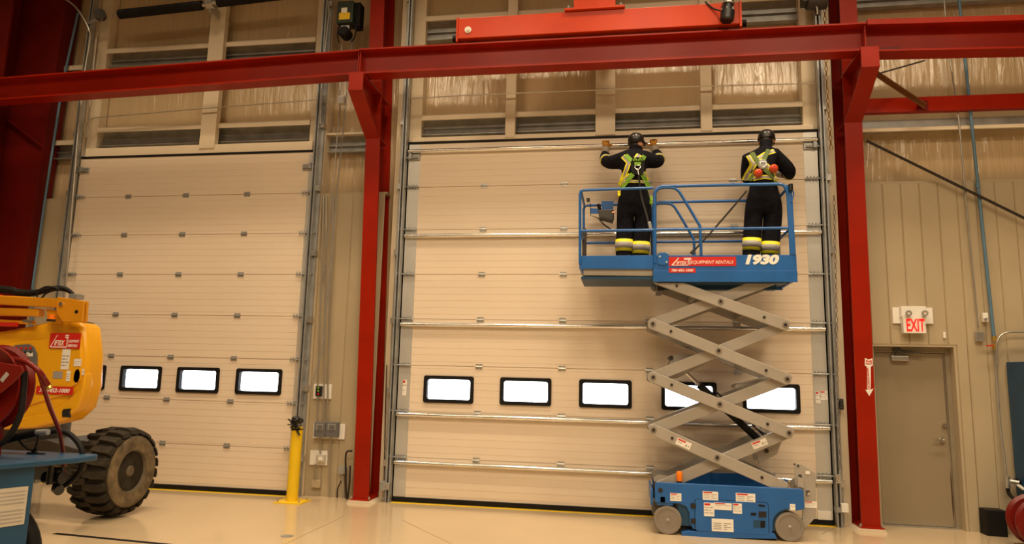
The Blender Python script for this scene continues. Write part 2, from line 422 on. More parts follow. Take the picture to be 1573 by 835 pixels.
# ------------------------------------------------------------------ overhead doors
def hinge_mb(c, s=1.0):
    m = MB(); x, y, z = c
    m.box(x-.045*s, y-.006, z+.006, x-.012*s, y, z+.034); m.box(x+.012*s, y-.006, z+.006, x+.045*s, y, z+.034)
    m.box(x-.045*s, y-.006, z-.034, x-.012*s, y, z-.006); m.box(x+.012*s, y-.006, z-.034, x+.045*s, y, z-.006)
    m.cyl((x-.05*s, y-.014, z), (x+.05*s, y-.014, z), .010, n=8)
    m.box(x-.022*s, y-.010, z-.028, x+.022*s, y-.004, z+.028)
    return m
def end_hinge_mb(c, sg, wd=.16):
    m = MB(); x, y, z = c
    m.box(x, y-.008, z-.02, x+sg*wd, y, z+.02)
    for i in range(4): m.cyl((x+sg*(.02+i*.042), y-.03, z-.032), (x+sg*(.02+i*.042), y-.03, z+.032), .0075, n=6); m.box(x+sg*(.012+i*.042), y-.03, z-.012, x+sg*(.028+i*.042), y, z+.012)
    m.cyl((x-sg*.10, y-.035, z), (x+sg*wd*1.12, y-.035, z), .009, n=8)
    m.cyl((x-sg*.085, y-.035, z), (x-sg*.06, y-.035, z), .024, n=12)
    return m
def overhead(name, x0, x1, zs, wins, hx, hmat, stile, ztop):
    d = setting(name, ((x0+x1)/2, 0, 0), None)
    wz0, wz1 = wins[0][2], wins[0][3]
    for k in range(8):
        z0, z1 = zs[k]+.004, (zs[k+1]-.004 if k < 7 else ztop); m = MB()
        if k != 2: m.box(x0, 0, z0, x1, .05, z1)
        else:
            m.box(x0, 0, z0, x1, .05, wz0); m.box(x0, 0, wz1, x1, .05, z1); e = x0
            for a, bb, _, _ in wins: m.box(e, 0, wz0, a, .05, wz1); e = bb
            m.box(e, 0, wz0, x1, .05, wz1)
        m.box(x0, .012, zs[k]-.004, x1, .05, zs[k]+.004)  # backing strip added behind the joint to keep daylight out
        m.build('section', 'door', d)
        if stile:
            for sa, sb in ((x0, x0+stile), (x1-stile, x1)):
                MB().box(sa, -.004, z0+.006, sb, 0, z1-.006).build('end_stile', 'stile', d)
    for a, bb, c, e in wins:
        t = .035; m = MB(); cx, cz = (a+bb)/2, (c+e)/2
        def ring(w_, h_, r, n=4):
            out = []
            for q, (sx, sz) in enumerate(((1, 1), (-1, 1), (-1, -1), (1, -1))):
                for i in range(n+1):
                    an = q*PI/2+i*PI/2/n; out.append((cx+sx*(w_-r)+r*math.cos(an), cz+sz*(h_-r)+r*math.sin(an)))
            return out
        o = ring((bb-a)/2+.012, (e-c)/2+.012, .03); i_ = ring((bb-a)/2-t, (e-c)/2-t, .03); n = len(o)
        vs = [(p[0], -.022, p[1]) for p in o]+[(p[0], -.022, p[1]) for p in i_]+[(p[0], 0.05, p[1]) for p in i_]+[(p[0], 0.0, p[1]) for p in o]
        fs = []
        for j in range(n):
            l = (j+1) % n
            fs += [(j, l, n+l, n+j), (n+j, n+l, 2*n+l, 2*n+j), (3*n+j, 3*n+l, l, j)]
        m.add(vs, fs); fr = m.build('window_frame', 'black', d)
        MB().box(a+t-.01, .018, c+t-.01, bb-t+.01, .026, e-t+.01).build('pane', 'glass', fr)
    first = None
    for k in range(1, 8):
        for x in hx:
            if first is None: first = hinge_mb((x, 0, zs[k])).build('hinge', hmat, d); fp = (x, zs[k])
            else: dupe(first, (x-fp[0], 0, zs[k]-fp[1]), d)
    for sg, xe in ((1, x0), (-1, x1)):
        first = None
        for k in range(1, 8):
            if first is None: first = end_hinge_mb((xe, 0, zs[k]), sg, .16 if stile else .07).build('roller_hinge', hmat if not stile else 'galv_dark', d); fz = zs[k]
            else: dupe(first, (0, 0, zs[k]-fz), d)
    for xa, xb in ((x0-.10, x0+.06), (x1-.06, x1+.10)): MB().box(xa, .055, 0, xb, .079, ztop+.06).build('edge_light_block', 'black', d)  # black strips added behind the door edges to block leaking daylight
    # bottom astragal and top seal
    MB().box(x0+.0, -.02, .004, x1, .05, .064).build('bottom_seal', 'black', d)
    MB().box(x0, -.008, ztop, x1, .24, ztop+.034).build('top_seal', 'black', d)
    return d
ZR = [.062, .58, 1.185, 1.80, 2.43, 3.05, 3.68, 4.295, 4.905]
ZL = [.062, .625, 1.235, 1.84, 2.45, 3.05, 3.65, 4.245, 4.845]
d2 = overhead('door_2', -1.72, 3.80, ZR, [(-1.345, -.68, 1.318, 1.653), (-.297, .363, 1.318, 1.653), (.75, 1.403, 1.318, 1.653), (1.80, 2.46, 1.318, 1.653), (2.80, 3.46, 1.318, 1.653)],
              (-.605, .512, 1.64, 2.735), 'galv', .17, 4.93)
d1 = overhead('door_1', -7.02, -3.15, ZL, [(-6.86, -6.20, 1.355, 1.69), (-5.93, -5.295, 1.355, 1.69), (-5.02, -4.385, 1.355, 1.69), (-4.10, -3.43, 1.355, 1.69)],
              (-6.13, -5.168, -4.175), 'galv_dark', None, 4.862)
# hat section struts across the right door
for z in (4.815, 3.588, 2.352, 1.142, .512):
    MB().extrude([(0, -.034)]+[(-.03-.034*math.sin(i*PI/10), -.030*math.cos(i*PI/10)) for i in range(11)]+[(0, .034)], (-1.715, 0, z), (3.795, 0, z), (V(0, 1, 0), V(0, 0, 1))).build('strut', 'chrome', d2, smooth=40)
# bright end plates of the left door
for k in range(8):
    MB().box(-3.235, -.005, ZL[k]+.02, -3.155, 0, ZL[k+1]-.02).build('end_stile', 'stile', d1)
def track(d, x, sg, z1=8.8):
    m = MB()
    m.box(x, -.10, 0, x+sg*.008, .0, z1); m.box(x, -.012, 0, x+sg*.07, -.004, z1); m.box(x+sg*.055, -.10, 0, x+sg*.063, -.004, z1)
    m.box(x, -.105, 0, x+sg*.02, -.097, z1); m.box(x+sg*.045, -.105, 0, x+sg*.063, -.097, z1)
    m.build('track', 'galv_dark', d)
    n = MB().box(x+sg*.064, -.02, 0, x+sg*.11, .03, z1); n.build('track_angle', 'galv_dark', d)
    first = None
    for i in range(9):
        z = .5+i*.95
        if first is None: first = MB().box(x+sg*.064, -.07, z-.04, x+sg*.12, .03, z+.04).build('track_bracket', 'galv', d); fz = z
        else: dupe(first, (0, 0, z-fz), d)
track(d2, -1.735, -1); track(d2, 3.815, 1); track(d1, -7.035, -1); track(d1, -3.135, 1)
# top roller carriers of the doors
for d, x, z, sg in ((d2, -1.72, 4.72, 1), (d2, 3.80, 4.72, -1), (d1, -7.02, 4.66, 1), (d1, -3.15, 4.62, -1)):
    m = MB(); m.box(x, -.03, z-.03, x+sg*.17, 0, z+.05); m.cyl((x-sg*.06, -.05, z), (x+sg*.15, -.05, z), .012); m.box(x+sg*.02, -.07, z-.02, x+sg*.06, 0, z+.06)
    m.build('top_bracket', 'galv_dark', d)
# small printed stickers on the stiles of the doors
def sl(px0, py0, px1, py1, d, red=True, rows=2): return sticker(px0, py0, px1, py1, -.006, d, red, rows)
sl(618, 583, 625, 607, d2); sl(1260, 600, 1271, 614, d2); sl(1253.5, 601, 1260, 619, d2); sl(456, 594, 462, 601, d1, False); sl(456, 601, 462, 612, d1); sl(456, 612, 462, 620, d1, False)
MB().pbox(1256, 784, 1278, 803, -.012, 0).build('corner_plate', 'white', d2)

# ------------------------------------------------------------------ man door
d3 = setting('door_3', (4.9, .2, 0))
m = MB()
m.box(4.35, .085, 0, 4.38, .30, 2.16); m.box(5.30, .085, 0, 5.33, .30, 2.16); m.box(4.35, .085, 2.16, 5.33, .30, 2.19)
m.build('opening_trim', 'liner', d3)
m = MB()
m.box(4.38, .20, 0, 4.425, .30, 2.16); m.box(5.245, .20, 0, 5.30, .30, 2.16); m.box(4.425, .20, 2.09, 5.245, .30, 2.16)
m.box(4.425, .225, 0, 4.44, .30, 2.09); m.box(4.38, .285, 0, 5.3, .30, 2.16); m.box(5.23, .225, 0, 5.245, .30, 2.09)  # wide rear plate added to stop daylight leaking round the leaf
m.build('door_frame', 'frame', d3, bevel=.003)
MB().box(4.44, .232, .015, 5.23, .275, 2.087).build('door_leaf', 'mandoor', d3, bevel=.003)
MB().box(5.222, .222, .05, 5.236, .232, 2.03).build('edge_strip', 'chrome', d3)
MB().box(4.40, .16, 0, 5.26, .30, .012).build('threshold', 'galv', d3)
a = W(1447, 675, .23)
m = MB(); m.cyl((a.x, .232, a.z), (a.x, .222, a.z), .036); m.cyl((a.x, .222, a.z), (a.x, .17, a.z), .011); m.ball((a.x, .175, a.z), .016); m.bar((a.x, .175, a.z), (a.x-.11, .175, a.z-.004), .016, .016)
m.build('lever_handle', 'chrome', d3, smooth=40)
a = W(1450, 653, .23)
MB().cyl((a.x, .232, a.z), (a.x, .208, a.z), .028).build('deadbolt', 'chrome', d3, smooth=40)
m = MB(); a = W(1368, 546, .2); c = W(1395, 554, .2)
m.box(a.x, .165, c.z, c.x, .232, a.z); m.build('closer_body', 'galv', d3, bevel=.008)
m = MB(); q = W(1378, 545, .18); e = W(1414, 542, .18); t = W(1378, 536, .18)
m.cyl((q.x, .19, q.z-.07), (q.x, .19, q.z+.05), .012); m.bar((q.x, .18, q.z+.045), (e.x, .14, e.z+.0), .022, .012); m.bar((e.x, .14, e.z), (q.x+.02, .20, 2.115), .018, .012)
m.box(t.x-.05, .17, 2.10, t.x+.05, .2, 2.14)
m.build('closer_arm', 'greydk', d3)
MB().box(4.49, .235, 1.13, 4.505, .25, 1.20) if False else None
# ================================================================== RED STEEL
def ibeam(name, mats, a, b, ax_w, ax_d, w, d, tf=.018, tw=.012, parent=None, bev=None):
    """I-section between a and b; ax_w flange direction, ax_d web direction (0..d)"""
    p = [(-w/2, 0), (w/2, 0), (w/2, tf), (tw/2, tf), (tw/2, d-tf), (w/2, d-tf), (w/2, d), (-w/2, d), (-w/2, d-tf), (-tw/2, d-tf), (-tw/2, tf), (-w/2, tf)]
    return MB().extrude(p, a, b, (Vector(ax_w), Vector(ax_d))).build(name, mats, parent, bevel=bev, seg=1)

def column(xb, xt, label):
    t = thing('steel_column', label, 'column', (xb, -.05, 0))
    t['kind'] = 'structure'
    ibeam('shaft', 'red', (xb, -.22, .035), (xt, -.22, 9.4), (1, 0, 0), (0, 1, 0), .21, .46, parent=t)
    MB().box(xb-.13, -.27, .03, xb+.13, .24, .05).build('base_plate', 'red', t)
    for sx, sy in ((-.12, -.24), (.12, -.24), (-.12, .12), (.12, .12)):
        MB().cyl((xb+sx, sy, .05), (xb+sx, sy, .085), .014, n=6).build('anchor_bolt', 'galv', t)
    # corbel that carries the runway beam
    xc = xb+(xt-xb)*5.4/9.4
    m = MB()
    m.prism([(xc-.006, 0)], 0, 0) if False else None
    m.extrude([(-.22, 5.62), (-.90, 5.62), (-.90, 5.40), (-.22, 4.98)], (xc-.006, 0, 0), (xc+.006, 0, 0), (V(0, 1, 0), V(0, 0, 1)))
    m.extrude([(-.22, 4.985), (-.92, 5.405), (-.92, 5.385), (-.22, 4.96)], (xc-.10, 0, 0), (xc+.10, 0, 0), (V(0, 1, 0), V(0, 0, 1)))
    m.box(xc-.10, -.22, 5.605, xc+.10, -.90, 5.625)
    m.build('corbel', 'red', t)
    MB().box(xc-.10, -.915, 5.39, xc+.10, -.90, 5.64).build('corbel_end_plate', 'red', t)
    m = MB()
    for z in (4.97, 5.6): m.box(xc-.10, -.20, z-.008, xc-.008, .12, z+.008); m.box(xc+.008, -.20, z-.008, xc+.10, .12, z+.008)
    m.build('stiffener', 'red', t)
    return t
c1 = column(-2.085, -2.285, 'red steel column between the two overhead doors')
c2 = column(4.155, 4.215, 'red steel column left of the grey personnel door with white arrow sign')
# heavy column at the far left
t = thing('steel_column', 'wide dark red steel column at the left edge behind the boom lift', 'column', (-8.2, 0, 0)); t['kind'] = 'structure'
MB().prism([(-8.42, 0), (-7.80, 0), (-7.50, 9.4), (-8.42, 9.4)], -.04, -.02).build('web_plate', 'red_shade', t)
MB().box(-8.46, -.42, 0, -8.43, .2, 9.4).build('flange', 'red_shade', t)
MB().box(-8.46, -.45, 0, -8.16, -.42, 9.4).build('flange', 'red_shade', t)
MB().extrude([(-.012, -.10), (.012, -.10), (.012, .20), (-.012, .20)], (-7.80, 0, 0), (-7.50, 0, 9.4), (V(1, 0, 0), V(0, 1, 0))).build('flange', 'red_shade', t)
m = MB(); m.bar((-8.40, -.06, 5.55), (-7.66, -.06, 5.05), .07, .02)  # slanted bar stands in for the bracket shading below the runway beam
m.build('stiffener', 'red_shade', t)

def runway(a, b, w_top, w_bot, hgt, label, lip=0.0):
    """a, b: underside centre points"""
    a = Vector(a); b = Vector(b); t = thing('crane_runway_beam', label, 'beam', (a+b)/2); t['kind'] = 'structure'
    tf = .02; p = [(-w_bot/2, 0), (w_bot/2, 0), (w_bot/2, tf), (.007, tf), (.007, hgt-tf), (w_top/2, hgt-tf), (w_top/2, hgt), (-w_top/2, hgt), (-w_top/2, hgt-tf), (-.007, hgt-tf), (-.007, tf), (-w_bot/2, tf)]
    MB().extrude(p, a, b, (V(0, 1, 0), V(0, 0, 1))).build('web_and_flanges', 'red', t)
    if lip:
        MB().extrude([(-w_top/2-.012, hgt-lip), (-w_top/2, hgt-lip), (-w_top/2, hgt), (w_top/2, hgt), (w_top/2, hgt-lip), (w_top/2+.012, hgt-lip), (w_top/2+.012, hgt+.012), (-w_top/2-.012, hgt+.012)], a, b, (V(0, 1, 0), V(0, 0, 1))).build('cap_channel', 'red', t)
    else:
        MB().extrude([(-.025, hgt), (.025, hgt), (.025, hgt+.03), (-.025, hgt+.03)], a, b, (V(0, 1, 0), V(0, 0, 1))).build('rail', 'rod', t)
    return t
XS1 = W(557, 90, -.72).x; XS2 = W(1326, 60, -.72).x
r1 = runway((-9.2, -.72, 5.49), (XS1-.004, -.72, 5.655), .27, .22, .335, 'left length of the red crane runway beam, left of the middle column')
r2 = runway((XS1+.004, -.72, 5.655), (XS2-.004, -.72, 5.635), .27, .22, .345, 'middle length of the red runway beam above the lift')
r3 = runway((XS2+.004, -.72, 5.615), (9.0, -.72, 5.47), .30, .24, .375, 'right length of the red runway beam above the personnel door', .055)
for tt, xx in ((r1, XS1-.012), (r2, XS1+.012), (r2, XS2-.012)):
    MB().box(xx-.006, -.83, 5.66, xx+.006, -.61, 5.97).build('end_stiffener', 'red', tt)
m = MB(); q = W(1352, 77, -.73); q2 = W(1388, 77, -.73)
m.extrude([(0, -.05), (q2.x-q.x-.05, -.05), (q2.x-q.x, 0), (q2.x-q.x-.05, .03), (0, .03)], (q.x, -.735, q.z), (q.x, -.728, q.z), (V(1, 0, 0), V(0, 0, 1)))
m.build('splice_plate', 'red_dark', r3)

# ------------------------------------------------------------------ crane end truck
ct = thing('crane_end_truck', 'orange red crane end truck riding on the runway beam', 'crane', (.9, -.72, 6.04))
XA, XB = W(704, 40, -.86).x, W(1136, 20, -.86).x
ZB0, ZB1 = 6.055, 6.33
MB().extrude([(-.14, 0), (.14, 0), (.14, .285), (-.14, .285)], (XA, -.72, 6.06), (XB, -.72, 6.05), (V(0, 1, 0), V(0, 0, 1))).build('box_frame', 'crane', ct, bevel=.006)
MB().box(XA-.025, -.87, 6.02, XA, -.57, 6.35).build('end_plate', 'crane', ct); MB().box(XB, -.87, 6.01, XB+.025, -.57, 6.345).build('end_plate', 'crane', ct)
MB().cyl((XA-.10, -.72, 6.13), (XA-.025, -.72, 6.13), .045).build('bumper', 'black', ct, smooth=40); MB().cyl((XB+.025, -.72, 6.12), (XB+.10, -.72, 6.12), .045).build('bumper', 'black', ct, smooth=40)
a = W(719, 46, -.862)
m = MB(); m.cyl((a.x, -.86, a.z), (a.x, -.872, a.z), .045, n=20); m.cyl((a.x, -.872, a.z), (a.x, -.885, a.z), .02, n=8)
m.build('axle_cap', 'lens', ct, smooth=40)
for x in (XA+.18, XB-.18): MB().cyl((x, -.76, 6.075), (x, -.68, 6.075), .075, n=20).build('track_wheel', 'greydk', ct, smooth=40)
p0, p1 = W(868, 9, -.8).x, W(960, 3, -.8).x
m = MB(); m.box(p0, -.9, 6.345, p1, -.5, 6.375)
m.build('saddle_plate', 'crane', ct, bevel=.004)
for x in (p0+.05, p1-.05, p0+.2, p1-.2): MB().cyl((x, -.86, 6.375), (x, -.86, 6.42), .018, n=6).build('bolt', 'galv', ct)
MB().box(p0+.12, -.88, 6.375, p1-.12, -.3, 6.9).build('bridge_girder_end', 'crane', ct)
# gear motor hanging on the truck
xm = W(1116, 25, -.95).x
m = MB(); m.lathe([(.0, 0), (.07, 0), (.085, .02), (.085, .13), (.06, .15), (.06, .34), (.075, .36), (.075, .62), (.0, .64)], (xm, -.95, 6.04), (.12, .0, 1), 16)
m.box(xm-.05, -.90, 6.08, xm+.05, -.86, 6.28)
m.build('gear_motor', 'blackgloss', ct, smooth=35)
m = MB()
for i in range(6): an = i*PI/3+.3; m.cyl((xm+.015+.075*math.cos(an), -.95+.075*math.sin(an), 6.16), (xm+.015+.075*math.cos(an), -.95+.075*math.sin(an), 6.20), .008, n=6)
m.cyl((xm+.025, -.95, 6.26), (xm+.03, -.95, 6.285), .072, n=16)
m.build('flange_bolts', 'galv', ct)
m = MB(); m.tube(curve_pts([(xm-.24, -.868, 6.36), (xm-.15, -.88, 6.26), (xm-.07, -.92, 6.20)]), .01, 6); m.build('cable', 'rod', ct)

# ------------------------------------------------------------------ red bracing at the right
t = tag(MB().extrude([(-.04, 0), (.05, 0), (.05, .012), (-.028, .012), (-.028, .178), (.05, .178), (.05, .19), (-.04, .19)], (4.3, 0, 5.15), (9, 0, 5.14), (V(0, 1, 0), V(0, 0, 1))).build('wall_girt_channel', 'red'), 'red horizontal channel on the wall below the right runway beam', 'beam')
t['kind'] = 'structure'
a = W(1343, 109, -.45); c = W(1421, 161, -.06)
t = thing('knee_brace', 'rust brown diagonal angle brace from the corbel to the red channel', 'brace', c)
m = MB(); m.bar(a, c, .06, .010); m.bar(a+V(0, 0, -.03), c+V(0, 0, -.03), .010, .06)
m.build('angle_bar', 'brown', t)
MB().box(c.x-.09, -.05, c.z-.07, c.x+.04, -.03, c.z+.06).build('gusset', 'red_dark', t)
a = W(1331, 216, -.02); c = W(1590, 343, -.02)
tag(MB().cyl(a, c, .017, n=10).build('brace_rod', 'rod', smooth=40), 'black steel brace rod slanting down across the right wall', 'rod')
a = W(1346, 114, -.3); c = W(1420, 93, -.1)
tag(MB().cyl(a, c, .010, n=8).build('brace_rod', 'rod', smooth=40), 'short thin rod rising from the knee brace behind the red beam', 'rod')

# ================================================================== WALL SERVICES
def pipe(name, label, pts, r, m, cat, group=None, fit=None, n=10):
    t = MB().tube(pts, r, n).build(name, m, None, smooth=50) if fit is None else None
    if fit is None: return tag(t, label, cat, group)
    t = thing(name, label, cat, pts[-1], group); MB().tube(pts, r, n).build('tube', m, t, smooth=50)
    for p, rr, mm in fit: MB().cyl(p-V(0, 0, .03), p+V(0, 0, .03), rr, n=10).build('coupling', mm, t, smooth=40)
    return t
a = [W(x, y, .02) for x, y in ((1466, -60), (1480, 100), (1492, 185), (1503, 300), (1515, 420), (1527, 520))]
t = pipe('air_pipe', 'blue air pipe running down the wall right of the personnel door', [V((a[0].x+a[-1].x)/2-.05, .02, a[0].z), V(a[2].x, .02, a[2].z), V(a[-1].x, .02, a[-1].z)], .019, 'pipe', 'pipe', fit=[(W(1502, 285, .02), .026, 'pipe'), (W(1527, 520, .02), .027, 'gold')])
q = W(1527, 530, .02)
m = MB(); m.cyl(q+V(0, 0, -.05), q+V(0, 0, .02), .022); m.bar(q+V(-.09, -.02, -.01), q+V(0, -.02, -.005), .02, .012)
m.build('valve', 'gold', t)
MB().bar(q+V(-.10, -.035, -.01), q+V(-.03, -.035, -.007), .022, .014).build('valve_lever', 'redlabel', t)
MB().tube([W(1528, 535, .05), W(1531, 580, .05), W(1536, 650, .0), W(1546, 728, -.04)], .012, 8).build('drop_hose', 'conduit', t, smooth=40)
pipe('air_pipe', 'blue air pipe on the far left wall beside the dark red column', wp([(120, 20), (96, 130), (70, 300), (50, 440), (45, 600)], .02), .018, 'pipe', 'pipe')
t = pipe('conduit', 'thin conduit down the right wall to a grey box left of the blue pipe', wp([(1447, -40), (1455, 60), (1473, 185), (1485, 320), (1503, 505)], .03), .010, 'conduit', 'conduit')
tag(MB().pbox(1499, 509, 1513, 524, .02, .065).build('junction_box', 'galv', bevel=.004), 'small grey junction box on the wall right of the exit sign', 'box')
t = thing('wall_switch', 'small white switch box on the wall right of the exit sign, above the grey box', 'switch', W(1514, 487, .03))
MB().pbox(1510, 480, 1519, 494, .015, .07).build('cover', 'white', t, bevel=.006); q = W(1513.5, 490, .012); MB().cyl((q.x, .015, q.z), (q.x, -.01, q.z), .018).build('button', 'galv', t)
tag(MB().pbox(1449, 509.5, 1453.5, 519, .05, .075).build('contact_sensor', 'white', bevel=.003), 'tiny white sensor above the corner of the personnel door', 'sensor')
t = pipe('conduit', 'bent conduit from the right edge curving down beside the blue pipe', curve_pts([W(1590, 510, .0), W(1560, 509.5, .0), W(1545, 511, .0), W(1535, 518, .0), W(1531, 532, .0), W(1532, 560, .0)]), .012, 'conduit', 'conduit')
# top left conduit, horizontal rods
pipe('conduit', 'shiny conduit bending in from the upper left and dropping past the left door track', curve_pts([W(90, -8, -.16), W(113, 8, -.16), W(128, 28, -.16), W(138, 50, -.16), W(137, 70, -.16), W(131, 105, -.16), W(121, 190, -.16), W(112, 300, -.16), W(104, 400, -.16), W(98, 470, -.16)]), .016, 'conduit', 'conduit')
def hrod(label, pts, y=-.06):
    P = wp(pts, y); return pipe('sensor_conduit', label, P, .008, 'conduit', 'conduit', n=6)
hrod('thin conduit across the wall above the left overhead door', [(128, 200), (130, 188), (145, 181), (320, 166), (502, 152), (520, 154)])
hrod('thin conduit across the wall above the right overhead door', [(626, 152), (700, 147), (920, 138), (1090, 132), (1250, 128)])

# pier between the column and the left door
YP = .055
def board(px0, py0, px1, py1, label):
    return tag(MB().pbox(px0, py0, px1, py1, YP, .085).build('mounting_board', 'white'), label, 'board')
board(482.3, 589, 508.2, 612.5, 'white board behind the black push button station')
board(482, 649.5, 529, 674.5, 'white board behind two dark grey disconnect boxes')
board(476.8, 691, 502, 714.5, 'white board behind the small outlet box, lowest on the pier')
t = thing('push_button_station', 'black three button door control on a white board', 'switch', W(489, 608, 0))
MB().pbox(485, 592.5, 492.8, 608.5, .005, YP).build('case', 'blackgloss', t, bevel=.006)
for yy, mm in ((595.5, 'webgreen'), (600, 'webgreen'), (604.5, 'redlabel')):
    q = W(489, yy, 0); MB().cyl((q.x, .005, q.z), (q.x, -.008, q.z), .013, n=12).build('button', mm, t)
for a, bb, lab in ((482.9, 498.8, 'dark grey disconnect box, left of the pair on the pier'), (500.8, 518, 'dark grey disconnect box, right of the pair on the pier')):
    t = thing('disconnect_box', lab, 'box', W((a+bb)/2, 670, 0))
    MB().pbox(a, 648, bb, 671, -.02, YP).build('case', 'boxgrey', t, bevel=.006)
    MB().pbox(a+3, 650.5, bb-3, 660.5, -.026, -.02).build('label', 'greytext', t)
    MB().pbox(a+4.5, 652, bb-4.5, 659, -.036, -.026).build('handle', 'boxgrey', t)
t = thing('outlet_box', 'small metal outlet box on the lowest white board', 'outlet', W(492, 710, 0))
MB().pbox(485.6, 697.7, 498, 710, .0, YP).build('case', 'stile', t, bevel=.005); MB().pbox(489, 701, 495, 707, -.006, 0).build('receptacle', 'white', t)
tag(MB().pbox(478.7, 736.5, 491, 749, .03, .075).build('junction_box', 'liner', bevel=.005), 'cream junction box low on the pier by the yellow bollard', 'box')
def cond(label, pts): return pipe('conduit', label, wp(pts, .03), .011, 'conduit', 'conduit')
cond('left conduit from the black push button station to the grey box', [(488, 609), (488, 648)])
cond('conduit rising from the disconnect boxes past the push button board', [(501, 300), (501, 424), (498, 560), (497, 648)])
cond('tall conduit on the pier nearest the red column', [(512, 300), (509, 424), (504, 565), (503, 648)])
cond('conduit down from the left disconnect box to the lowest board', [(492, 671), (492, 698)])
cond('conduit from the right disconnect box to the floor', [(507.6, 671), (506, 762)])
cond('conduit from the lowest board down to the cream junction box', [(484, 712), (484, 737)])
cond('conduit rising from the push button station along the pier', [(497, 300), (494, 430), (488, 593)])
# hose station beside the column
t = thing('hose_rack', 'dark wall hose fitting with round grey box beside the red column base', 'rack', W(534, 770, 0))
m = MB(); m.tube(curve_pts(wp([(541, 692), (532, 695), (531, 720), (532, 760), (535, 772)], -.02)), .013, 8); m.tube(curve_pts(wp([(538, 715), (537, 740), (534, 765)], -.04)), .012, 8); m.build('pipework', 'rod', t, smooth=50)
q = W(524.5, 722, .0); MB().lathe([(0, 0), (.055, 0), (.062, .02), (.055, .07)], (q.x, .0, q.z), (0, 1, 0), 16).build('round_box', 'galv_dark', t, smooth=40)
MB().tube(wp([(527, 730), (528, 768)], .04), .016, 8).build('stand_pipe', 'galv', t, smooth=40)
MB().tube(curve_pts(wp([(524, 738), (519, 750), (518, 764)], .03)), .008, 6).build('hose', 'black', t, smooth=40)
# grey box on the left track of the right door, control on right door
t = thing('photo_eye', 'small grey photo eye box on the left jamb of the right overhead door', 'sensor', W(588, 755, -.1))
MB().pbox(583, 739, 591, 753, -.14, -.02).build('case', 'galv_dark', t, bevel=.006); MB().pbox(589, 741, 597, 752, -.13, -.10).build('hood', 'galv', t, bevel=.004)
MB().tube(wp([(590, 739), (592, 640), (594, 560)], -.02), .007, 6).build('wire', 'rod', t)
t = thing('photo_eye', 'white photo eye bracket at the foot of the right door track by the column', 'sensor', W(1298, 788, -.1))
MB().pbox(1292.5, 773, 1304, 787, -.16, -.10).build('case', 'white', t, bevel=.005); MB().pbox(1285, 779, 1293, 787, -.13, -.02).build('bracket', 'galv_dark', t)
t = thing('push_button_station', 'black door control box beside the right overhead door', 'switch', W(1292, 628, 0))
MB().pbox(1288, 612, 1296.5, 629, -.09, .02).build('case', 'blackgloss', t, bevel=.006)
for yy, mm in ((615.5, 'greydk'), (620, 'greydk'), (625, 'greydk')):
    q = W(1292, yy, -.09); MB().cyl((q.x, -.09, q.z), (q.x, -.102, q.z), .013, n=12).build('button', mm, t)
def chain(name, label, pts, y, m, r=.014, pitch=.05):
    P = wp(pts, y); mb = MB(); acc = 0
    for i in range(len(P)-1):
        a, c = P[i], P[i+1]; L = (c-a).length; n = max(1, int(L/pitch)); d = (c-a)/n
        for k in range(n):
            p = a+d*(k+.5); s = V(1, 0, 0) if k % 2 else V(0, 1, 0); dz = d.normalized()
            pts_ = [p+dz*(pitch*.62*math.sin(q*PI/3))+s*(r*math.cos(q*PI/3)) for q in range(6)]
            mb.tube(pts_, .0045, 4, closed=True)
    return tag(mb.build(name, m), label, 'chain')
chain('hoist_chain', 'steel hand chain hanging beside the right track of the right door', [(1281, 300), (1284, 450), (1287, 640), (1291, 722)], -.15, 'galv', .016, .06)
chain('hoist_chain', 'brass coloured hand chain loop above the right column corbel', [(1267, -10), (1267, 40), (1270, 130), (1277, 230)], -.12, 'gold', .020, .06)
chain('hoist_chain', 'thin hand chain hanging down the pier from the green door operator', [(541, 60), (535, 120), (527, 200), (514, 330), (505, 440), (494, 540), (476, 600)], -.10, 'galv_dark', .013, .055)
MB_ = thing('chain_keeper', 'metal chain keeper on the right track near the floor', 'bracket', W(1288, 742, -.1))
MB().pbox(1284, 728, 1292, 742, -.14, -.10).build('keeper_plate', 'chrome', MB_, bevel=.004)
for i in range(3): q = W(1288, 731+i*4, -.14); MB().cyl((q.x, -.14, q.z), (q.x, -.155, q.z), .012, n=8).build('bolt', 'galv', MB_)

# ------------------------------------------------------------------ door operators and spring shaft
t = thing('door_operator', 'dark green electric door operator with yellow label high on the pier', 'motor', W(529, 62, -.1))
MB().pbox(518.5, 2, 541, 34, -.32, -.10).build('gear_case', 'green', t, bevel=.01)
a = W(524.5, 12, -.323); MB().pbox(524.5, 12, 533, 19, -.324, -.32).build('white_label', 'white', t); MB().pbox(521, 20, 537, 29, -.324, -.32).build('yellow_label', 'bollard', t)
q = W(531, 52, -.22); MB().lathe([(0, 0), (.06, 0), (.085, .03), (.085, .16), (.06, .19), (0, .19)], q+V(0, -.10, 0), (0, 1, 0), 16).build('motor_drum', 'black', t, smooth=40)
m = MB()
m.tube(curve_pts(wp([(524, 34), (520, 44), (519, 56), (522, 66)], -.25)), .010, 6); m.tube(curve_pts(wp([(538, 32), (546, 40), (545, 56), (540, 64)], -.25)), .010, 6); m.tube(curve_pts(wp([(540, 8), (546, 20), (549, 36)], -.22)), .014, 6)
m.build('wiring', 'black', t, smooth=50)
MB().pbox(543, 4, 552, 40, -.22, -.06).build('chain_guard', 'black', t, bevel=.008)
MB().pbox(523, 38, 536, 46, -.27, -.2).build('coupling', 'galv', t, bevel=.01)
pipe('conduit', 'bright conduit from the operator down to a small box left of the red column', wp([(525, 70), (523, 110), (522, 148)], -.1), .010, 'conduit', 'conduit')
tag(MB().pbox(518.5, 147, 528, 158, -.12, -.04).build('junction_box', 'stile', bevel=.004), 'small cream junction box at the end of the thin conduit, left of the red column', 'box')
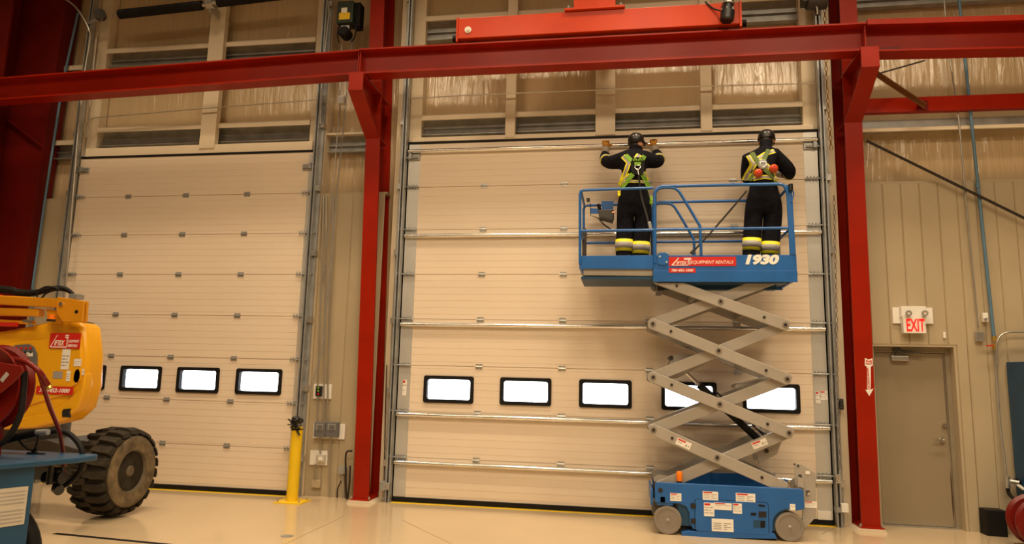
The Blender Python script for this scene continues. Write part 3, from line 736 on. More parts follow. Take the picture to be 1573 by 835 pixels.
pipe('conduit', 'thin conduit running down from the cream junction box on the pier', wp([(523, 158), (519, 200), (511, 290), (497, 430)], -.02), .008, 'conduit', 'conduit')
pipe('conduit', 'dark conduit down the edge of the left door past the operator', wp([(503, 0), (506, 20), (500, 70), (494, 130), (492, 190)], -.14), .014, 'galv_dark', 'conduit')
t = thing('torsion_spring', 'black torsion spring shaft with steel coupling above the left door', 'spring', W(320, 10, -.2))
a = W(184, 22, -.25); c = W(312, 8, -.25); d = W(335, 4, -.25); e = W(470, -12, -.25)
def coil(a, c, r):
    L = (c-a).length; n = int(L/.03); pr = []
    for i in range(n): pr += [(r, i*L/n), (r*.9, (i+.55)*L/n)]
    return MB().lathe([(0.0, 0)]+pr+[(0, L)], a, c-a, 14)
coil(a, c, .073).build('spring', 'black', t, smooth=20); coil(d, e, .073).build('spring', 'black', t, smooth=20)
m = MB(); m.cyl(c-(d-c)*.1, d+(d-c)*.1, .03, n=12); m.cyl(c+(d-c)*.3, c+(d-c)*.75, .085, n=14); m.box((c.x+d.x)/2-.02, -.25, c.z-.12, (c.x+d.x)/2+.02, -.03, c.z+.02)
m.build('coupling', 'galv', t, smooth=35)
MB().cyl(a-(c-a)*.08, a, .02, n=10).build('shaft_end', 'galv', t)
t = thing('cable_pulley', 'dark round cable pulley at the top of the left door track', 'pulley', W(155, 25, -.2))
q = W(154, 23, -.16); m = MB(); m.lathe([(0, -.06), (.07, -.06), (.085, -.05), (.07, -.02), (.07, .02), (.085, .05), (0, .06)], q, (.5, -.85, 0), 18); m.build('drum', 'greydk', t, smooth=35)
MB().bar(q+V(-.22, .05, -.10), q+V(0, .02, -.02), .04, .03).build('arm', 'galv_dark', t)
MB().tube([q+V(.05, 0, -.05), W(148, 60, -.12), W(143, 110, -.12), W(133, 210, -.12)], .006, 6).build('cable', 'galv', t)
t = thing('door_operator', 'dark hoist gear at the top of the right door track beside the column', 'motor', W(1245, 15, -.2))
m = MB(); q = W(1252, 2, -.2); m.cyl(q+V(-.1, 0, 0), q+V(.14, 0, 0), .11, n=16); m.box(q.x-.16, -.26, q.z-.02, q.x-.04, -.08, q.z+.22)
m.build('gear_drum', 'greydk', t, smooth=35)
MB().tube(curve_pts(wp([(1240, -4), (1254, 10), (1256, 22)], -.24)), .012, 6).build('cable', 'conduit', t)

# ------------------------------------------------------------------ exit sign
t = thing('exit_sign', 'white exit sign with red letters and two emergency lamp heads above the personnel door', 'sign', W(1403, 511, .05))
MB().pbox(1370.5, 472, 1434, 497, .05, .085).build('back_board', 'white', t, bevel=.003)
MB().pbox(1384, 470, 1424, 487, -.02, .05).build('battery_case', 'white', t, bevel=.006)
MB().pbox(1387, 486.5, 1423, 511.5, -.03, .05).build('sign_face', 'white', t, bevel=.004)
a = W(1393, 508.5, -.03); c = W(1420, 489.5, -.03)
text('EXIT', a.x, a.z, c.x-a.x, c.z-a.z, -.032, 'exit', t, bold=.02)
for px in (1396, 1421):
    q = W(px, 479, -.06); m = MB(); m.lathe([(0, .0), (.02, .0), (.025, -.03), (.036, -.06), (.036, -.072)], q+V(0, .05, 0), (0.1, 1, .25), 18)
    h = m.build('lamp_head', 'galv_dark', t, smooth=40)
    MB().lathe([(0, 0), (.017, 0), (.017, .004)], q+V(-.007, -.02, -.018), (0.1, 1, .25), 18).build('lamp_lens', 'lens', h)
# arrow sign on the column
xo = W(1334, 580, -.223); t = thing('arrow_sign', 'white arrow sign pointing down on the red column', 'sign', W(1334, 608, -.223))
YA = -.2225; x0 = 4.168
def AP(px, py): q = W(px, py, YA); return (q.x, q.z)
m = MB(); m.prism([AP(1328.5, 549.5), AP(1334, 552), AP(1340, 550), AP(1340.5, 561), AP(1337.5, 563), AP(1337.5, 598), AP(1341.5, 596.5), AP(1335.5, 608), AP(1329, 598), AP(1332, 599), AP(1331.5, 563), AP(1328.5, 561)], YA-.003, YA+.004)
m.build('arrow', 'white', t)
m = MB(); m.prism([AP(1330, 552.5), AP(1334, 554), AP(1338.8, 553), AP(1339, 559.5), AP(1330, 559.5)], YA-.004, YA-.003); m.build('tail_field', 'redlabel', t)
a = AP(1330.6, 558.6); text('FIRE', a[0], a[1], .055, .028, YA-.005, 'white', t, bold=.01)
a = AP(1336.8, 597); text('EXTINGUISHER', a[0], a[1], .255, .030, YA-.004, 'redlabel', t, tilt=PI/2+.03, bold=.01)

# ------------------------------------------------------------------ bollard
qb = (-2.935, -.40)
t = thing('bollard', 'yellow steel bollard with black tape around its top, beside the left door', 'bollard', (qb[0], qb[1], 0))
a = W(457, 655, -.40); 
MB().cyl((-2.955, -.40, .01), (a.x+.0, -.40, a.z), .075, n=28).build('post', 'bollard', t, smooth=40, bevel=.008)
MB().box(-3.13, -.56, 0, -2.76, -.24, .014).build('base_plate', 'bollard', t)
m = MB()
for x, y in ((-3.09, -.52), (-2.80, -.52), (-3.09, -.28), (-2.80, -.28)): m.cyl((x, y, .014), (x, y, .04), .012, n=6)
m.build('anchor_bolts', 'galv', t)
m = MB(); 
for i, (x, r) in enumerate(((-.05, .03), (.05, .032), (0, .04))): m.ball((a.x+x, -.42-.02*i, a.z+.06+.02*i), (r*1.5, .05, r*1.2), 10, 6)
for p in (((-.09, .10), (.07, -.02)), ((.09, .11), (-.05, -.01)), ((-.02, .05), (.075, -.10)), ((-.09, .03), (.08, .02))):
    m.bar((a.x+p[0][0], -.49, a.z+p[0][1]), (a.x+p[1][0], -.478, a.z+p[1][1]), .012, .05, (0, -1, .2))
m.build('black_tape', 'blackgloss', t, label='bunched black tape')
m = MB()
for k in range(3):
    m.lathe([(.0765, -.012), (.0765, .012)], (a.x-.001, -.40, a.z-.03-.0*k), (.12*(1 if k else -1), 0, 1), 20) if k < 2 else None
m.build('stripe_band', 'black', t)

# ------------------------------------------------------------------ right edge
t = thing('storage_cabinet', 'tall blue metal cabinet at the right edge of the picture', 'cabinet', (6.0, -.25, 0))
a = W(1550, 556, .0)
MB().box(a.x-.02, -.40, .30, a.x+1.0, .03, a.z).build('body', 'bluedk', t, bevel=.006)
MB().box(a.x+.0, -.415, .33, a.x+.47, -.40, a.z-.03).build('door', 'bluedk', t, bevel=.004); MB().box(a.x+.49, -.415, .33, a.x+.97, -.40, a.z-.03).build('door', 'bluedk', t, bevel=.004)
for x in (a.x+.02, a.x+.93): MB().box(x, -.36, 0, x+.05, -.02, .30).build('leg', 'bluedk', t)
t = tag(MB().box(W(1517, 812, -.12).x, -.12, 0, W(1545, 768, -.12).x, .06, .29).build('plastic_bin', 'black', bevel=.01), 'black box standing on the floor behind the red hose reel', 'box')
t.location.z = 0; 
t = thing('hose_reel', 'red metal hose reel with chipped paint at the right edge', 'reel', (5.62, -.75, 0))
q = W(1572, 796, -.75); cz = .27
m = MB(); m.lathe([(.11, -.01), (.24, -.01), (.26, -.03), (.275, -.03), (.275, .0), (.25, .02), (.11, .02)], (5.70, -.80, .275), (-.15, -1, .12), 40, closed=True)
m.build('flange', 'red_dark', t, smooth=35)
m = MB(); m.lathe([(.11, 0), (.24, 0), (.275, .03), (.275, .045), (.25, .045), (.11, .02)], (5.72, -.58, .28), (.15, 1, -.12), 40, closed=True); m.build('flange', 'red_dark', t, smooth=35)
MB().cyl((5.69, -.81, .275), (5.725, -.58, .28), .11, n=24).build('drum', 'black', t, smooth=40)
m = MB(); m.prism([(5.48, 0), (5.60, 0), (5.66, .20), (5.58, .28), (5.50, .22)], -.90, -.875); m.build('foot_plate', 'red_dark', t, bevel=.004)
MB().box(5.52, -.88, 0, 5.9, -.5, .012).build('base_plate', 'red_dark', t)
m = MB(); random.seed(3)
for i in range(14): x = random.uniform(5.52, 5.62); z = random.uniform(.22, .45); m.cyl((x, -.83, z), (x+.0, -.845, z), random.uniform(.003, .007), n=6)
m.build('paint_chips', 'white', t)
t = thing('hose_coupling', 'grey hose coupling on the wall above the red hose reel', 'fitting', W(1546, 765, -.2))
m = MB(); q = W(1547, 738, -.05); m.cyl(q+V(0, 0, -.08), q+V(0, 0, .05), .03); m.cyl(q+V(.02, -.02, 0), q+V(.10, -.05, -.01), .028); m.build('body', 'galv', t, smooth=40)
MB().cyl(q+V(.08, -.05, -.03), q+V(.13, -.08, -.08), .018).build('plug', 'white', t); MB().cyl(q+V(.07, -.03, .02), q+V(.12, -.03, -.02), .03).build('cap', 'black', t)
MB().tube(curve_pts([q+V(0, 0, -.08), q+V(0, -.05, -.16), V(5.66, -.50, .40)]), .02, 8).build('hose', 'black', t)
# ================================================================== SCISSOR LIFT
YN, YF = -1.04, -.28
YM = (YN+YF)/2
lf = thing('scissor_lift', 'blue scissor lift raised in front of the right overhead door', 'lift', (2.44, YM, 0))
def P2(px, py, y=YN): q = W(px, py, y); return (q.x, q.z)
# --- chassis: side plates with wheel arches, cross body
def arc(cx, cz, r, a0, a1, n=8): return [(cx+r*math.cos(math.radians(a0+(a1-a0)*i/n)), cz+r*math.sin(math.radians(a0+(a1-a0)*i/n))) for i in range(n+1)]
WX1, WX2, WZ = W(1025.8, 803, YN).x, W(1213.7, 808, YN).x, .152
xl, xr = W(1006, 760, YN).x, W(1235, 760, YN).x
zt = .555
side = [(xl, .335), (xl, zt-.02), (xl+.02, zt), (xr-.02, zt), (xr, zt-.02), (xr, .345)] 
side += arc(WX2, WZ, .185, 68, 162, 7)+[(WX2-.185, .075), (WX1+.27, .075)]
side += [(WX1+.235, .14), (WX1+.235, .24), (WX1+.20, .31), (WX1+.13, .335)]
m = MB(); m.prism(side, YN, YN+.03); m.build('side_plate', 'blue', lf, bevel=.006)
m = MB(); m.prism(side, YF-.03, YF); m.build('side_plate', 'blue', lf, bevel=.006)
MB().box(xl+.25, YN+.03, .10, xr-.20, YF-.03, .42).build('battery_box', 'bluedk', lf)
MB().box(xl+.02, YN+.03, .36, xr-.02, YF-.03, .44).build('chassis_floor', 'bluedk', lf)
MB().prism([(xl+.42, zt-.1), (xl+.42, zt+.03), (xr-.15, zt+.06), (xr-.15, zt-.1)], YF-.06, YF-.03).build('rear_guard', 'blue', lf)
MB().box(xl-.045, YN+.02, .30, xl-.02, YF-.02, .47).build('end_bumper', 'blue', lf, bevel=.006)
for y in (YN+.10, YF-.12): MB().box(xl-.02, y, .36, xl+.01, y+.04, .43).build('bumper_arm', 'bluedk', lf)
MB().prism([P2(1047, 817), P2(1056, 815), P2(1190, 819), P2(1194, 827), P2(1047, 825)], YN-.004, YN+.10).build('pothole_guard', 'blue', lf, bevel=.004)
MB().prism([P2(1047, 817), P2(1056, 815), P2(1190, 819), P2(1194, 827), P2(1047, 825)], YF-.10, YF+.004).build('pothole_guard', 'blue', lf, bevel=.004)
# battery door
def rrect(x0, z0, x1, z1, r, n=5):
    o = []
    for q, (cx, cz) in enumerate(((x1-r, z1-r), (x0+r, z1-r), (x0+r, z0+r), (x1-r, z0+r))): o += arc(cx, cz, r, q*90, q*90+90, n)
    return o
a = P2(1068, 814.5); c = P2(1179.5, 772)
MB().prism(rrect(a[0]-.006, a[1]-.004, c[0]+.006, c[1]+.006, .03), YN-.0012, YN+.001).build('door_seam', 'black', lf)
dr = MB().prism(rrect(a[0], a[1], c[0], c[1], .028), YN-.006, YN).build('battery_door', 'blue', lf, bevel=.003)
m = MB()
for py in (776, 799.5): q = P2(1064.5, py); m.box(q[0]-.025, YN-.012, q[1]-.025, q[0]+.03, YN, q[1]+.025)
m.build('door_hinge', 'blackgloss', dr)
MB().prism([P2(1165, 785), P2(1177, 785), P2(1177, 794), P2(1165, 794)], YN-.010, YN-.006).build('latch', 'blackgloss', dr)
MB().prism([P2(1153, 787), P2(1161.5, 787), P2(1161.5, 791), P2(1153, 791)], YN-.009, YN-.006).build('slot', 'black', dr)
MB().prism([P2(1165, 774), P2(1175, 775), P2(1175, 777.5), P2(1165, 777)], YN-.009, YN-.006).build('slot', 'black', dr)
MB().prism([P2(1157, 798), P2(1176, 799), P2(1175, 810), P2(1157, 809)], YN-.009, YN-.006).build('handle_recess', 'bluedk', dr)
MB().prism([P2(1168, 799.5), P2(1175, 799.5), P2(1175, 809.5), P2(1168, 809.5)], YN-.011, YN-.009).build('latch', 'black', dr)
sticker(1081.5, 772, 1097, 792, YN-.007, lf); sticker(1097, 772.5, 1124, 782, YN-.0072, lf, True, 1); sticker(1126, 773, 1139.5, 788, YN-.007, lf, True)
sticker(1093.5, 797.5, 1126.5, 815, YN-.007, lf, False, 4); sticker(1079.5, 755, 1103, 767, YN-.001, lf); sticker(1130.5, 758, 1160, 771, YN-.001, lf); sticker(1029.5, 757.5, 1046.5, 768.5, YN-.001, lf); sticker(1213.5, 774, 1221.5, 783, YN-.001, lf, False, 1)
q = P2(1014.5, 752.5); MB().cyl((q[0], YN-.003, q[1]), (q[0], YN, q[1]), .026, n=16).build('tie_down_hole', 'rod', lf)
MB().box(xl+.02, YN+.01, .305, xl+.20, YN+.10, .35).build('steer_yoke', 'blue', lf, bevel=.01)
MB().box(xl+.06, YN+.0, .33, xl+.11, YN+.05, .40).build('steer_stop', 'bluedk', lf)
for x in (WX1, WX2):
    for y0, sg in ((YN+.005, 1), (YF-.005, -1)):
        t = MB().lathe([(.118, .004), (.122, .0), (.146, .0), (.152, .008), (.152, .085), (.146, .092), (.06, .092)], (x, y0, WZ), (0, sg, 0), 36).build('wheel', 'wheel', lf, smooth=35)
        MB().lathe([(0, .012), (.035, .012), (.055, .020), (.085, .022), (.112, .008), (.119, .010), (.119, .02), (0, .03)], (x, y0-sg*.006, WZ), (0, sg, 0), 32).build('hub', 'wheel', t, smooth=30)
        MB().lathe([(0, -.004), (.012, -.004), (.022, .008), (.022, .02)], (x, y0, WZ), (0, sg, 0), 16).build('hub_cap', 'grey', t, smooth=30)
    MB().cyl((x, YN+.09, WZ), (x, YF-.09, WZ), .03, n=10).build('axle', 'greydk', lf)
# ladder / grey plates at the right end
m = MB(); m.prism([P2(1223.5, 746), P2(1223, 717), P2(1226, 712.5), P2(1232, 713), P2(1255, 727), P2(1256, 795), P2(1246, 806), P2(1236, 815), P2(1234, 784), P2(1236, 752)], YN+.06, YN+.075)
m.build('entry_plate', 'grey', lf, bevel=.003)
sticker(1236.5, 770, 1254.5, 779, YN+.058, lf, True, 2)
m = MB(); 
for px, py, r in ((1228, 716, .014), (1231, 732, .02)): q = P2(px, py); m.cyl((q[0], YN+.055, q[1]), (q[0], YN+.062, q[1]), r, n=12)
m.build('bolt', 'greydk', lf); q = P2(1240, 757); MB().cyl((q[0], YN+.05, q[1]), (q[0]+.03, YN+.062, q[1]), .028, n=14).build('knob', 'chrome', lf)
MB().pbox(1237.5, 723, 1244, 728, YN+.055, YN+.06).build('tag_plate', 'white', lf)
MB().prism([P2(1226, 732), P2(1236, 736), P2(1236, 750), P2(1226, 748)], YN+.02, YN+.06).build('hinge_block', 'grey', lf, bevel=.005)
for z in (.30, .52, .74): MB().cyl((W(1245, 760, YN).x, YN+.07, z), (W(1245, 760, YN).x, YF-.07, z), .016, n=8).build('ladder_rung', 'grey', lf)
MB().prism([P2(1236, 752), P2(1255, 740), P2(1255, 795), P2(1240, 795)], YF-.09, YF-.075).build('entry_plate', 'grey', lf)
# beacon
q = W(1043.7, 741, YN+.06); MB().cyl(q, q+V(0, 0, .025), .028, n=16).build('beacon_base', 'blackgloss', lf); MB().lathe([(0, .02), (.033, .02), (.034, .06), (.032, .115), (.025, .125), (0, .128)], q, (0, 0, 1), 20).build('beacon', 'orange', lf, smooth=35)
q = W(1038, 722, YF); MB().lathe([(0, .0), (.03, .0), (.028, .035), (0, .04)], q, (0, 0, 1), 14).build('beacon', 'orange', lf, smooth=35)
for y0 in (YN+.12, YF-.14): MB().prism([P2(1006, 744), P2(1004, 736), P2(1012, 731), P2(1030, 733), P2(1042, 744)], y0, y0+.02).build('pivot_bracket', 'grey', lf)
m = MB(); m.tube(curve_pts([W(1007, 740, YN+.1), W(1004, 746, YN+.05), W(1007, 752, YN+.02)]), .01, 6); m.build('hose', 'black', lf)
# --- scissor stack
XL_, XR_ = 1.648, 3.108
LV = [1.122, 1.712, 2.322]; RV = [1.142, 1.726, 2.328]
down = [((XL_, LV[0]), (3.03, .565)), ((XL_, LV[1]), (XR_, RV[0])), ((XL_, LV[2]), (XR_, RV[1])), ((1.715, 2.842), (XR_, RV[2]))]
upw = [((1.73, .50), (XR_, RV[0])), ((XL_, LV[0]), (XR_, RV[1])), ((XL_, LV[1]), (XR_, RV[2])), ((XL_, LV[2]), (2.98, 2.845))]
def arm(p, q, y0, y1, h=.125, ext=.045):
    a = V(p[0], 0, p[1]); b = V(q[0], 0, q[1]); d = (b-a).normalized(); n_ = V(-d.z, 0, d.x)
    A = a-d*ext; B = b+d*ext; hh = h/2; c = .022
    pts = [A-n_*(hh-c), A+d*c-n_*hh, B-d*c-n_*hh, B-n_*(hh-c), B+n_*(hh-c), B-d*c+n_*hh, A+d*c+n_*hh, A+n_*(hh-c)]
    return MB().prism([(k.x, k.z) for k in pts], y0, y1).build('scissor_arm', 'grey', lf, bevel=.005)
for (p, q) in down: arm(p, q, YN+.02, YN+.07); arm(p, q, YF-.07, YF-.02)
for (p, q) in upw: arm(p, q, YN+.085, YN+.135); arm(p, q, YF-.135, YF-.085)
def pin(p, y0=YN+.012, big=True):
    t = MB().cyl((p[0], YN+.03, p[1]), (p[0], YF-.03, p[1]), .026, n=14).build('pivot_pin', 'grey', lf)
    MB().lathe([(.018, -.006), (.034, -.006), (.036, 0), (.036, .01), (.018, .01)], (p[0], YN+.02, p[1]), (0, 1, 0), 18, closed=True).build('bushing', 'wheel', t)
    MB().cyl((p[0], YN+.008, p[1]), (p[0], YN+.03, p[1]), .017, n=12).build('pin_end', 'rod', t)
for i in range(3): pin((XL_, LV[i])); pin((XR_, RV[i]))
for (p, q), (r_, s_) in zip(down, upw): pin(((p[0]+q[0])/2, (p[1]+q[1])/2+.003))
for (p, q) in down:      # stop bolts beside the pivots, inner cross tubes
    d = (V(q[0], 0, q[1])-V(p[0], 0, p[1])).normalized()
    for s_, e in ((V(p[0], 0, p[1])+d*.22, 0), (V(q[0], 0, q[1])-d*.24, 0)):
        MB().cyl((s_.x, YN+.010, s_.z), (s_.x, YN+.02, s_.z), .016, n=8).build('stop_bolt', 'rod', lf)
for (p, q) in down[:]:
    d = (V(q[0], 0, q[1])-V(p[0], 0, p[1]))
    for f in (.30, .70):
        s_ = V(p[0], 0, p[1])+d*f; MB().bar((s_.x, YN+.07, s_.z-.02), (s_.x, YF-.07, s_.z-.02), .05, .05).build('cross_tube', 'grey', lf)
sticker(1039.5, 684, 1063, 673, YN+.018, lf, True, 2, tilt=-.42) if False else None
def slanted(px, py, wd, ht, tilt, y):
    q = W(px, py, y); m = MB(); ct, st = math.cos(tilt), math.sin(tilt)
    R = lambda x0, z0, x1, z1, yy: m.prism([(q.x+p*wd*ct-k*ht*st, q.z+p*wd*st+k*ht*ct) for p, k in ((x0, z0), (x1, z0), (x1, z1), (x0, z1))], yy, y)
    R(-.5, -.5, .5, .5, y-.002); m.mat(1); R(-.45, .2, .1, .42, y-.003); m.mat(2); R(-.42, -.1, -.1, .0, y-.003); R(.15, -.3, .25, .05, y-.003); R(.33, -.25, .4, .0, y-.003)
    m.build('warning_label', ['white', 'redlabel', 'greytext'], lf)
slanted(1050, 681, .165, .075, -.39, YN+.02); slanted(1167, 681, .165, .075, .39, YN+.085)
# lift cylinder with brackets
y = YM
a = W(1053, 571, y); b = W(1074, 591, y); c = W(1170, 679, y)
MB().cyl(a, b, .022, n=14).build('cylinder_rod', 'chrome', lf, smooth=40)
t = MB().cyl(b, c, .042, n=18).build('lift_cylinder', 'black', lf, smooth=40)
m = MB(); off = V(.05, -.06, .05); m.tube([b+(c-b)*.15+off, b+(c-b)*.6+off*1.1, c+off], .011, 6); m.tube([b+(c-b)*.3+off*1.4, b+(c-b)*.7+off*1.7, c+off*1.3], .009, 6); m.build('hydraulic_hose', 'black', t, smooth=50)
m = MB(); q = b+(c-b)*.8+V(.07, -.08, .06); m.cyl(q, q+V(.09, 0, -.07), .02, n=10); m.build('valve', 'galv', t)
for y0 in (YM-.16, YM+.14):
    m = MB(); m.prism([P2(1022, 583, YM), P2(1029, 551, YM), P2(1033, 545, YM), P2(1042, 544, YM), P2(1110, 545, YM), P2(1040, 580, YM)], y0, y0+.02); m.build('cylinder_bracket', 'grey', lf, bevel=.003)
    m = MB(); m.prism([P2(1150, 682, YM), P2(1190, 660, YM), P2(1196, 676, YM), P2(1189, 695, YM), P2(1162, 709, YM), P2(1158, 697, YM)], y0, y0+.02); m.build('cylinder_bracket', 'grey', lf, bevel=.003)
    m = MB(); m.prism([P2(1125, 592, YM), P2(1128, 596, YM), P2(1172, 583, YM), P2(1180, 577, YM), P2(1140, 588, YM), P2(1130, 589, YM)], y0, y0+.02); m.build('cylinder_bracket', 'grey', lf, bevel=.003)
for px, py, py2 in ((1031, 549, 0), (1177, 692, 0)):
    q = W(px, py, YM-.16); MB().cyl((q.x, YM-.18, q.z), (q.x, YM+.18, q.z), .024, n=12).build('cylinder_pin', 'rod', lf)
# --- platform
ZD = 2.875
xm0, xm1 = W(1003.5, 410, YN).x, W(1224, 410, YN).x; xe0 = W(890, 400, YN).x
MB().box(xm0+.01, YN+.01, ZD-.03, xm1-.02, YF-.01, ZD).build('deck', 'bluedk', lf)
MB().box(xe0+.02, YN+.03, ZD-.03, xm0+.008, YF-.03, ZD).build('extension_deck', 'bluedk', lf)
zb = W(1100, 432.5, YN).z; zk = W(1110, 391.5, YN).z
for y0, y1 in ((YN-.005, YN+.012), (YF-.012, YF+.005)):
    m = MB(); m.prism([(xm0, zb), (xm0, zk), (W(1220, 391, YN).x, zk), (W(1221, 411, YN).x, zb+.17), (W(1225, 416, YN).x, zb+.11), (W(1225, 431, YN).x, zb)], y0, y1); m.build('side_panel', 'blue', lf, bevel=.004)
m = MB(); m.prism([(xm0-.003, zb-.003), (xm0-.003, zb+.13), (xm1, zb+.13), (xm1, zb-.003)], YN-.014, YN-.005); m.build('lower_rail', 'blue', lf, bevel=.003)
m = MB(); m.prism(rrect(P2(1010, 407)[0], P2(1010, 407)[1], P2(1026, 388)[0], P2(1026, 388)[1], .03), YN-.016, YN-.005); k = m.build('corner_plate', 'blue', lf, bevel=.003)
m = MB()
for px, py in ((1013.5, 394), (1024, 402.5)): q = P2(px, py); m.cyl((q[0], YN-.022, q[1]), (q[0], YN-.016, q[1]), .010, n=8)
m.build('bolt', 'lens', k)
zx = W(945, 412, YN+.03).z
MB().prism([P2(890, 392.5), P2(1003.5, 391.5), P2(1003.5, 413), P2(891, 412.5)], YN+.004, YN+.03).build('extension_toe_board', 'blue', lf, bevel=.004)
MB().prism([P2(890, 392.5), P2(1003.5, 391.5), P2(1003.5, 413), P2(891, 412.5)], YF-.03, YF-.004).build('extension_toe_board', 'blue', lf, bevel=.004)
MB().prism([P2(896, 412), P2(1003, 412), P2(1003, 423), P2(896, 422)], YN+.03, YF-.03).build('extension_beam', 'grey', lf, bevel=.004)
MB().box(xe0, YN, zx-.01, xe0+.025, YF, W(890, 393, YN).z).build('extension_toe_board', 'blue', lf)
MB().box(xm1-.03, YN, zb+.02, xm1, YF, zk).build('end_panel', 'blue', lf)
m = MB(); m.box(xm0+.05, YN+.12, zb-.09, xm0+.12, YF-.12, zb+.06); m.build('scissor_mount', 'blackgloss', lf)
m = MB(); m.box(1.70, YN+.02, 2.80, 3.15, YN+.14, 2.85); m.box(1.70, YF-.14, 2.80, 3.15, YF-.02, 2.85); m.build('slide_channel', 'bluedk', lf)
MB().box(xm0+.02, YN+.02, zb-.0, xm0+.36, YN+.3, zb+.04).build('ladder_hook', 'blackgloss', lf) if False else None
# rails
RT = .017
def rail(name, pts, r=RT, m='blue'): return MB().tube(pts, r, 8).build(name, m, lf, smooth=50)
def rr(l, y): return [W(a, b, YN) if y == YN else V(W(a, b, YN).x, y, W(a, b, YN).z) for a, b in l]
for y in (YN, YF):
    rail('guard_rail', rr([(891, 405), (891, 298), (892.5, 294), (896, 292)], y)+rr([(950, 290), (1004, 288.5)], y))       # extension
    rail('mid_rail', rr([(891, 354.5), (1006, 353)], y))
    rail('rail_post', rr([(1006, 404), (1006, 296), (1008, 291), (1012, 288), (1018, 286)], y)+rr([(1090, 284.5), (1196, 282.5), (1203, 284), (1208, 290), (1210.5, 300)], y), RT*1.15)
    rail('mid_rail', rr([(1007, 352.5), (1210, 350)], y))
    rail('gate_rail', curve_pts(rr([(1006, 296), (1014, 289), (1034, 288.5), (1042, 293), (1047, 300)], y), 4)+curve_pts(rr([(1058, 318), (1071, 340), (1075, 347), (1076, 356)], y), 4)+rr([(1077, 392)], y))
    m = MB(); q = rr([(1207, 284), (1216, 284), (1222.5, 391), (1213, 391)], y); m.prism([(k.x, k.z) for k in q], y-.012, y+.012); m.build('end_post', 'blue', lf, bevel=.006)
ze = W(891, 293, YN).z; zm = W(891, 354.5, YN).z
rail('end_rail', [V(xe0+.01, YN, ze), V(xe0+.01, YF, ze)]); rail('end_rail', [V(xe0+.01, YN, zm), V(xe0+.01, YF, zm)])
zt_ = W(1212, 286, YN).z; zm_ = W(1212, 350, YN).z
rail('end_rail', [V(W(1212, 286, YN).x, YN, zt_), V(W(1212, 286, YN).x, YF, zt_)]); rail('end_rail', [V(W(1216, 350, YN).x, YN, zm_), V(W(1216, 350, YN).x, YF, zm_)])
a = W(1211, 290, YN); m = MB(); m.cyl(a+V(.02, -.03, -.03), a+V(.02, -.03, .05), .025, n=10); m.build('gate_hinge', 'blackgloss', lf)
MB().tube(curve_pts(wp([(1213, 288), (1219, 296), (1216, 310)], YN-.03)), .008, 6).build('cable', 'blue', lf)
MB().pbox(894.5, 350, 900.5, 392, YF-.25, YF-.18).build('manual_case', 'darkbrown', lf, bevel=.008)
# control box hanging on the far rail
t = MB().prism([P2(919, 326, YF-.10), P2(943, 325, YF-.10), P2(943.5, 335, YF-.10), P2(941, 342, YF-.10), P2(921, 337, YF-.10)], YF-.24, YF-.04).build('control_box', 'greydk', lf, bevel=.008)
MB().prism([P2(924, 309, YF-.03), P2(943, 309, YF-.03), P2(941, 327, YF-.03), P2(925, 325, YF-.03)], YF-.045, YF-.02).build('control_mount', 'blue', t)
MB().prism([P2(907, 320, YF-.03), P2(923, 321, YF-.03), P2(923, 328, YF-.03), P2(907, 328, YF-.03)], YF-.05, YF-.03).build('control_bracket', 'blue', t)
MB().tube([W(924, 327, YF-.18), W(921, 320, YF-.2), W(919, 314, YF-.2)], [.02, .022, .026], 10).build('joystick', 'black', t, smooth=50)
q = W(942, 327, YF-.22); MB().cyl(q, q+V(0, -.02, .01), .018, n=14).build('stop_button', 'orange', t)
pts = []
for i in range(60):
    f = i/59; q = W(918+19*f, 334+17*f+2*math.sin(f*PI), YF-.1); pts.append(q+V(.012*math.cos(i*1.2), .012*math.sin(i*1.2), 0))
MB().tube(pts, .005, 5).build('coil_cord', 'black', t)
MB().tube(wp([(907, 312), (907, 331), (918, 334)], YF-.06), .005, 5).build('cord', 'black', t); MB().pbox(901, 304, 906, 309, YF-.05, YF).build('outlet', 'blackgloss', lf)
